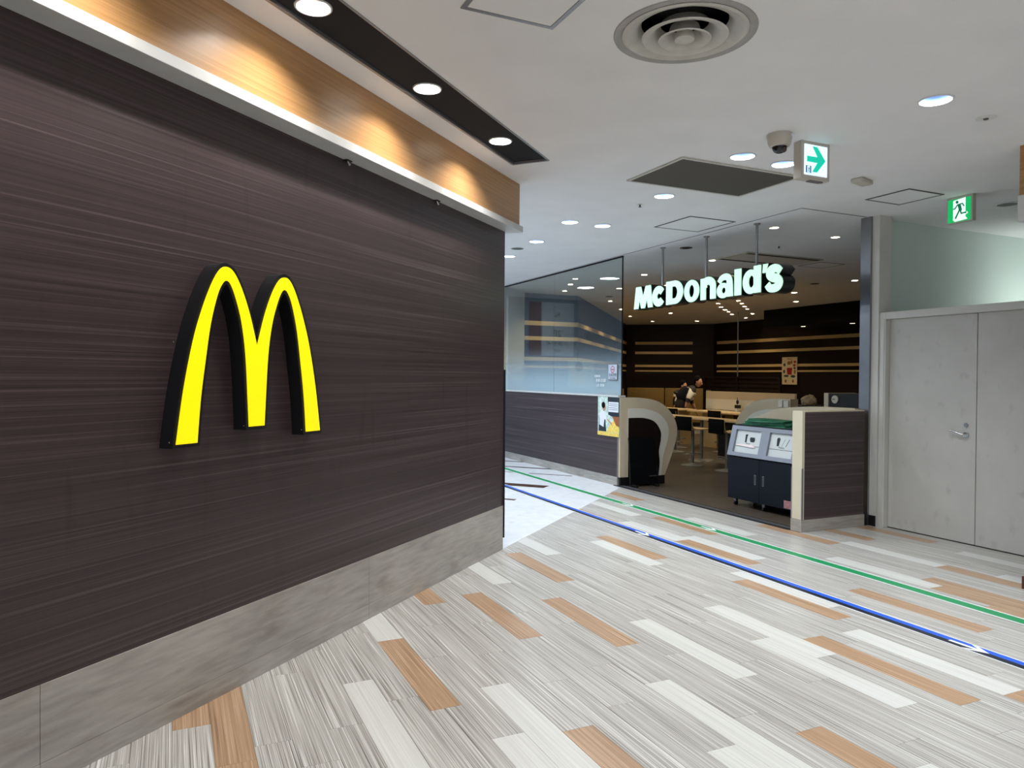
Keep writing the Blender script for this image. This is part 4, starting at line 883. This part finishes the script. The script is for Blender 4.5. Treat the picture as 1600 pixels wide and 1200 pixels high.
# stools
def make_stool(label):
    t = thing('bar_stool', label, 'stool', (0, 0, 0), 0, 'bar stools')
    MB().lathe((0, 0, 0), [(0, .045), (.03, .045), (.06, .03), (.17, .014), (.185, .008), (.185, 0)], 28).obj('base', M['satin'], t, True)
    MB().tube((0, 0, .04), (0, 0, .60), .028, None, 16).obj('column', M['satin'], t, True)
    seat = MB()
    prof = crom([(.2, .622), (.1, .612), (-.08, .612), (-.15, .63), (-.185, .68), (-.2, .76), (-.205, .83)], 4)
    th_ = .014; n = len(prof)
    vs = []; 
    for (x, z) in prof:
        w = .19 if z < .65 else .18
        vs += [(x, -w, z), (x, w, z), (x, w, z + th_ if z < .64 else z), (x, -w, z + th_ if z < .64 else z)]
    for i, (x, z) in enumerate(prof):
        if z >= .64: vs[4 * i + 2] = (x + th_, vs[4 * i + 2][1], z); vs[4 * i + 3] = (x + th_, vs[4 * i + 3][1], z)
    fs = []
    for i in range(n - 1):
        for k in range(4): fs.append((4 * i + k, 4 * i + (k + 1) % 4, 4 * i + 4 + (k + 1) % 4, 4 * i + 4 + k))
    fs += [(0, 1, 2, 3), (4 * n - 4, 4 * n - 1, 4 * n - 2, 4 * n - 3)]
    seat.add(vs, fs); seat.obj('seat_shell', M['table_wood'], t, True)
    MB().box(-.228, -.207, -.185, .185, .60, .835, .006).obj('back_pad', M['black_soft'], t, True)
    ring_ = MB(); seg = 24; prev = None
    pts = [(.15 * math.cos(2 * PI * i / seg), .15 * math.sin(2 * PI * i / seg), .2) for i in range(seg)]
    for i in range(seg): ring_.tube(pts[i], pts[(i + 1) % seg], .009, None, 6, False)
    ring_.tube((.028, 0, .2), (.15, 0, .2), .008, None, 6).tube((-.028, 0, .2), (-.15, 0, .2), .008, None, 6); ring_.obj('footrest', M['satin'], t, True)
    return t
ST = [(8.04, 10.07, 0.1, 'bar stool nearest the doorway, left of the dark counter panel'), (8.07, 9.25, -.05, 'bar stool half hidden by the waste cabinet'), (9.8, 12.74, .1, 'bar stool standing farther back near the curved screen edge'), (10.0, 11.6, 0, 'bar stool at the shared table behind the counter'), (9.15, 12.0, .2, 'bar stool showing only its base beside the curved screen'), (8.05, 11.0, .1, 'bar stool hidden mostly behind the left curved screen')]
s1 = make_stool(ST[0][3]); s1.location = (ST[0][0], ST[0][1], 0); s1.rotation_euler = (0, 0, ST[0][2])
for x, y, r, l in ST[1:]: dup(s1, (x, y, 0), r, l)
# service cabinet with dial at the right
cb = thing('service_cabinet', 'black service cabinet with cream end and round dial', 'cabinet')
MB().box(7.80, 8.3, 5.6, 7.0, 0, 1.30, .004).obj('body', M['black'], cb); MB().box(7.78, 8.3, 7.0, 7.07, 0, 1.305, .004).obj('end_panel', M['cream'], cb)
dl = MB().tube((7.798, 6.90, 1.225), (7.785, 6.90, 1.225), .052, None, 24).obj('dial', M['dial'], cb); MB().box(7.783, 7.7848, 6.895, 6.94, 1.222, 1.23).obj('needle', M['black'], dl)
bg = thing('crumpled_bag', 'crumpled brown paper bag beside the service cabinet', 'bag', (8.1, 7.62, 0)); 
MB().box(-.18, .18, -.2, .2, 0, 1.12, .004).obj('stand', M['black'], bg)
mb = MB().ball((0, 0, 1.17), .1, .11, .09, 14, 8); rr = random.Random(4); mb.v = [(x + rr.uniform(-.015, .015), y + rr.uniform(-.015, .015), z + rr.uniform(-.012, .012)) for x, y, z in mb.v]; mb.obj('sack', M['bag'], bg)
gt = thing('green_tray', 'green tray lying on a stand near the steel post', 'tray', (7.5, 6.15, 1.12)); MB().box(-.15, .15, -.2, .2, 0, .012, .004).obj('tray_plate', plain('tray_green', (60, 130, 92), .5), gt); MB().box(-.12, .12, -.16, .16, -1.12, -.001, .004).obj('stand', M['black'], gt)

# ------------------------------------------------------------------ people
def skinned(name, verts, edges, mat, parent, root=0, sub=2):
    me = bpy.data.meshes.new(name); me.from_pydata([v[0] for v in verts], edges, []); me.materials.append(mat)
    o = bpy.data.objects.new(name, me); C.objects.link(o)
    if parent: o.parent = parent
    sk = o.modifiers.new('skin', 'SKIN'); sk.use_smooth_shade = True
    lay = me.skin_vertices[0].data if me.skin_vertices else None
    if lay is None:
        bm = bmesh.new(); bm.from_mesh(me); bm.verts.layers.skin.verify(); bm.to_mesh(me); bm.free(); lay = me.skin_vertices[0].data
    for i, v in enumerate(verts):
        r = v[1]; lay[i].radius = (r, r) if not isinstance(r, tuple) else r; lay[i].use_root = (i == root)
    sb = o.modifiers.new('sub', 'SUBSURF'); sb.levels = sub; sb.render_levels = sub
    return o
RT = rh.copy(); FW_ = fh.copy()       # across the picture, away from the camera
def person(label, base, lean, hair_only=False, vest=True, arm=True, scale=1.0):
    t = thing('person', label, 'person', base)
    P = lambda a, b, z: tuple((RT * a + FW_ * b) * scale) [:2] + (z * scale,)
    # a across the picture, b away, z up
    sh_, hd = lean            # shoulder-centre and head-centre offsets (a, z)
    hip = (0, .92)
    b = [(P(0, 0, .93), .15), (P(sh_[0] * .45, 0, .93 + (sh_[1] - .93) * .45), .15), (P(sh_[0] * .85, 0, .93 + (sh_[1] - .93) * .85), .155), (P(sh_[0], 0, sh_[1]), .1), (P((sh_[0] + hd[0]) / 2, 0, (sh_[1] + hd[1]) / 2 - .02), .055),
         (P(0, -.1, .86), .105), (P(.03, -.1, .48), .075), (P(-.02, -.1, .09), .05), (P(.12, -.1, .04), .04),
         (P(-.02, .1, .86), .105), (P(0, .1, .48), .075), (P(-.06, .1, .09), .05), (P(.08, .1, .04), .04)]
    e = [(0, 1), (1, 2), (2, 3), (3, 4), (0, 5), (5, 6), (6, 7), (7, 8), (0, 9), (9, 10), (10, 11), (11, 12)]
    sx, sz = sh_
    hands = []
    for side, (el, wr) in ((-.2, ((sx - .16, sz - .26), (sx - .2, sz - .47))), (.2, ((sx + .05, sz - .3), (sx + .14, sz - .5)))):
        i = len(b); b += [(P(sx - .03, side * .85, sz - .03), .075), (P(el[0], side * 1.25, el[1]), .052), (P(wr[0], side * 1.2, wr[1]), .034), (P(wr[0] + .03, side * 1.2, wr[1] - .06), .036)]
        e += [(3, i), (i, i + 1), (i + 1, i + 2), (i + 2, i + 3)]; hands.append((wr, side * 1.2))
    body = skinned('body', b, e, M['trousers'], t)
    # head, face, hair
    hc = Vector(P(hd[0], 0, hd[1])); q = scale
    hb = MB().ball(hc, .078 * q, .088 * q, .115 * q, 20, 14); head = hb.obj('head', M['skin'], t, True)
    fd = RT * .6 - FW_ * .55 + Vector((0, 0, -.35)); fd.normalize()
    sd = fd.cross(Vector((0, 0, 1))).normalized(); ud = sd.cross(fd)
    fp = lambda a, b_, c: hc + (sd * a + ud * b_ + fd * c) * q
    MB().tube(fp(0, .02, .085), fp(0, -.02, .105), .008 * q, .014 * q, 8).obj('nose', M['skin'], head, True)
    for s in (-1, 1):
        MB().ball(fp(s * .03, .02, .08), .011, .011, .008, 10, 6).obj('eye', M['print_black'], head, True); MB().ball(fp(s * .082, 0, 0), .014, .014, .026, 10, 6).obj('ear', M['skin'], head, True)
    MB().ball(fp(0, -.055, .082), .018, .018, .006, 10, 6).obj('mouth', M['red'], head, True)
    MB().ball(hc + Vector((0, 0, .03)) - fd * .028 * q, .09 * q, .095 * q, .112 * q, 20, 12).obj('hair', M['hair'], t, True)
    # clothes follow the torso
    top = b[:4]
    sh1 = skinned('shirt', [(v, r * 1.04 + .004) for v, r in b[0:4]] + [(b[13][0], .082), (b[14][0], .066), (b[17][0], .082), (b[18][0], .066)], [(0, 1), (1, 2), (2, 3), (3, 4), (4, 5), (3, 6), (6, 7)], M['shirt'], t)
    if vest:
        off = Vector((RT * -.04 + FW_ * -.03)); skinned('vest', [(tuple(Vector(v) + off), r * 1.16 + .015) for v, r in b[0:4]], [(0, 1), (1, 2), (2, 3)], M['vest'], t)
    # forearms and hands: palm with four fingers and a thumb each
    for (i0, (wr, sd_)) in ((13, hands[0]), (17, hands[1])):
        w = Vector(b[i0 + 2][0]); k = Vector(b[i0 + 3][0]); d = (k - w).normalized(); s2 = d.cross(FW_).normalized(); n2 = FW_
        hv = [(b[i0 + 1][0], .055), (tuple(w), .037), (tuple(w + d * .05), .034), (tuple(w + d * .085), .03)]; he = [(0, 1), (1, 2), (2, 3)]
        for f in range(4):
            o_ = n2 * ((f - 1.5) * .02); ln = (.06, .075, .07, .05)[f]; j = len(hv)
            hv += [(tuple(w + d * .07 + o_), .011), (tuple(w + d * (.085 + ln * .55) + o_ * 1.1), .0095), (tuple(w + d * (.085 + ln) + o_ * 1.1 + s2 * .02), .008)]; he += [(2, j), (j, j + 1), (j + 1, j + 2)]
        j = len(hv); hv += [(tuple(w + d * .035 - n2 * .035), .011), (tuple(w + d * .075 - n2 * .055), .009)]; he += [(2, j), (j, j + 1)]
        skinned('forearm_and_hand', hv, he, M['skin'], t, 1, 1)
    for (k7, k8) in ((7, 8), (11, 12)):
        a_ = Vector(b[k7][0]); c_ = Vector(b[k8][0]); m = (a_ + c_) / 2
        MB().ball((m.x, m.y, .045), .11, .075, .046, 14, 8).obj('shoe', M['shoe'], t, True)
    return t
person('person in dark vest and pale shirt leaning over a table', (10.80, 13.99, 0), ((.27, 1.22), (.42, 1.385)))
person('person in white shirt bending behind the one in the vest', (11.55, 15.05, 0), ((.05, 1.10), (.13, 1.275)), vest=False)

# ------------------------------------------------------------------ corridor seen mirrored in the glass
cw = st(MB().box(-3, 8.1, 14.0, 14.12, 0, CZ).obj('wall_corridor_end', M['corridor_wall']), 'blue-grey end wall of the side corridor, seen mirrored in glass', 'wall')
cwl = st(MB().box(-1.7, -1.6, 7.0, 14.0, 0, CZ).obj('wall_corridor_side', M['corridor_white']), 'white far side wall of the corridor behind the dark wall', 'wall')
dbd = thing('floor_directory', 'white floor directory board on the corridor end wall, mirrored in glass', 'sign', (3.72, 13.99, 2.55))
MB().box(-.45, .33, -.02, 0, -.62, .52).obj('board', plain('directory_white', (238, 242, 244), .5), dbd); MB().box(.34, .62, -.02, 0, -.62, .52).obj('red_band', plain('directory_red', (120, 26, 34), .5), dbd)
text('lettering', '2F', .2, M['print_black'], dbd, (-.05, -.021, -.15), math.pi / 2, 0); text('lettering', 'N', .16, M['print_black'], dbd, (-.05, -.021, .25), math.pi / 2, 0)
text('lettering', '1F·2F·3F·4F', .12, M['print_black'], dbd, (-.05, -.021, -.36), math.pi / 2, 0); text('lettering', 'EXIT', .08, M['print_black'], dbd, (-.05, -.021, -.52), math.pi / 2, 0)
# poster of a family group below the board becomes a plain picture panel
pp = thing('corridor_poster', 'picture poster below the directory board, mirrored in the glass', 'poster', (3.05, 13.99, 1.55))
MB().box(-.3, .35, -.02, 0, -.3, .3).obj('sheet', M['poster_mint'], pp); MB().box(-.05, .25, -.022, -.0201, -.25, .1).obj('figure_area', M['poster_paper'], pp); MB().prism(circ(.08, .15, .1, 16), FY, -.024, -.0205).obj('figure_head', M['poster_dark'], pp)
for x, y in ((2.6, 11.6), (4.2, 11.9), (1.2, 10.2), (4.5, 7.6 + 3.0), (2.6, 9.6)):
    ld = bpy.data.lights.new('corridor_lamp', 'AREA'); ld.shape = 'DISK'; ld.size = .3; ld.energy = CORR_W / 5; ld.color = (.78, .89, 1)
    o = thing('corridor_light', 'round corridor ceiling light behind the dark wall', 'ceiling light', (x, y, CZ), 0, 'corridor ceiling lights')
    MB().lathe((0, 0, 0), [(.17, -.0005), (.17, -.006), (.152, -.008), (.15, -.003)], 28).obj('ring', M['ring_white'], o, True)
    lo = bpy.data.objects.new('lamp', ld); C.objects.link(lo); lo.parent = o; lo.location = (0, 0, -.004)
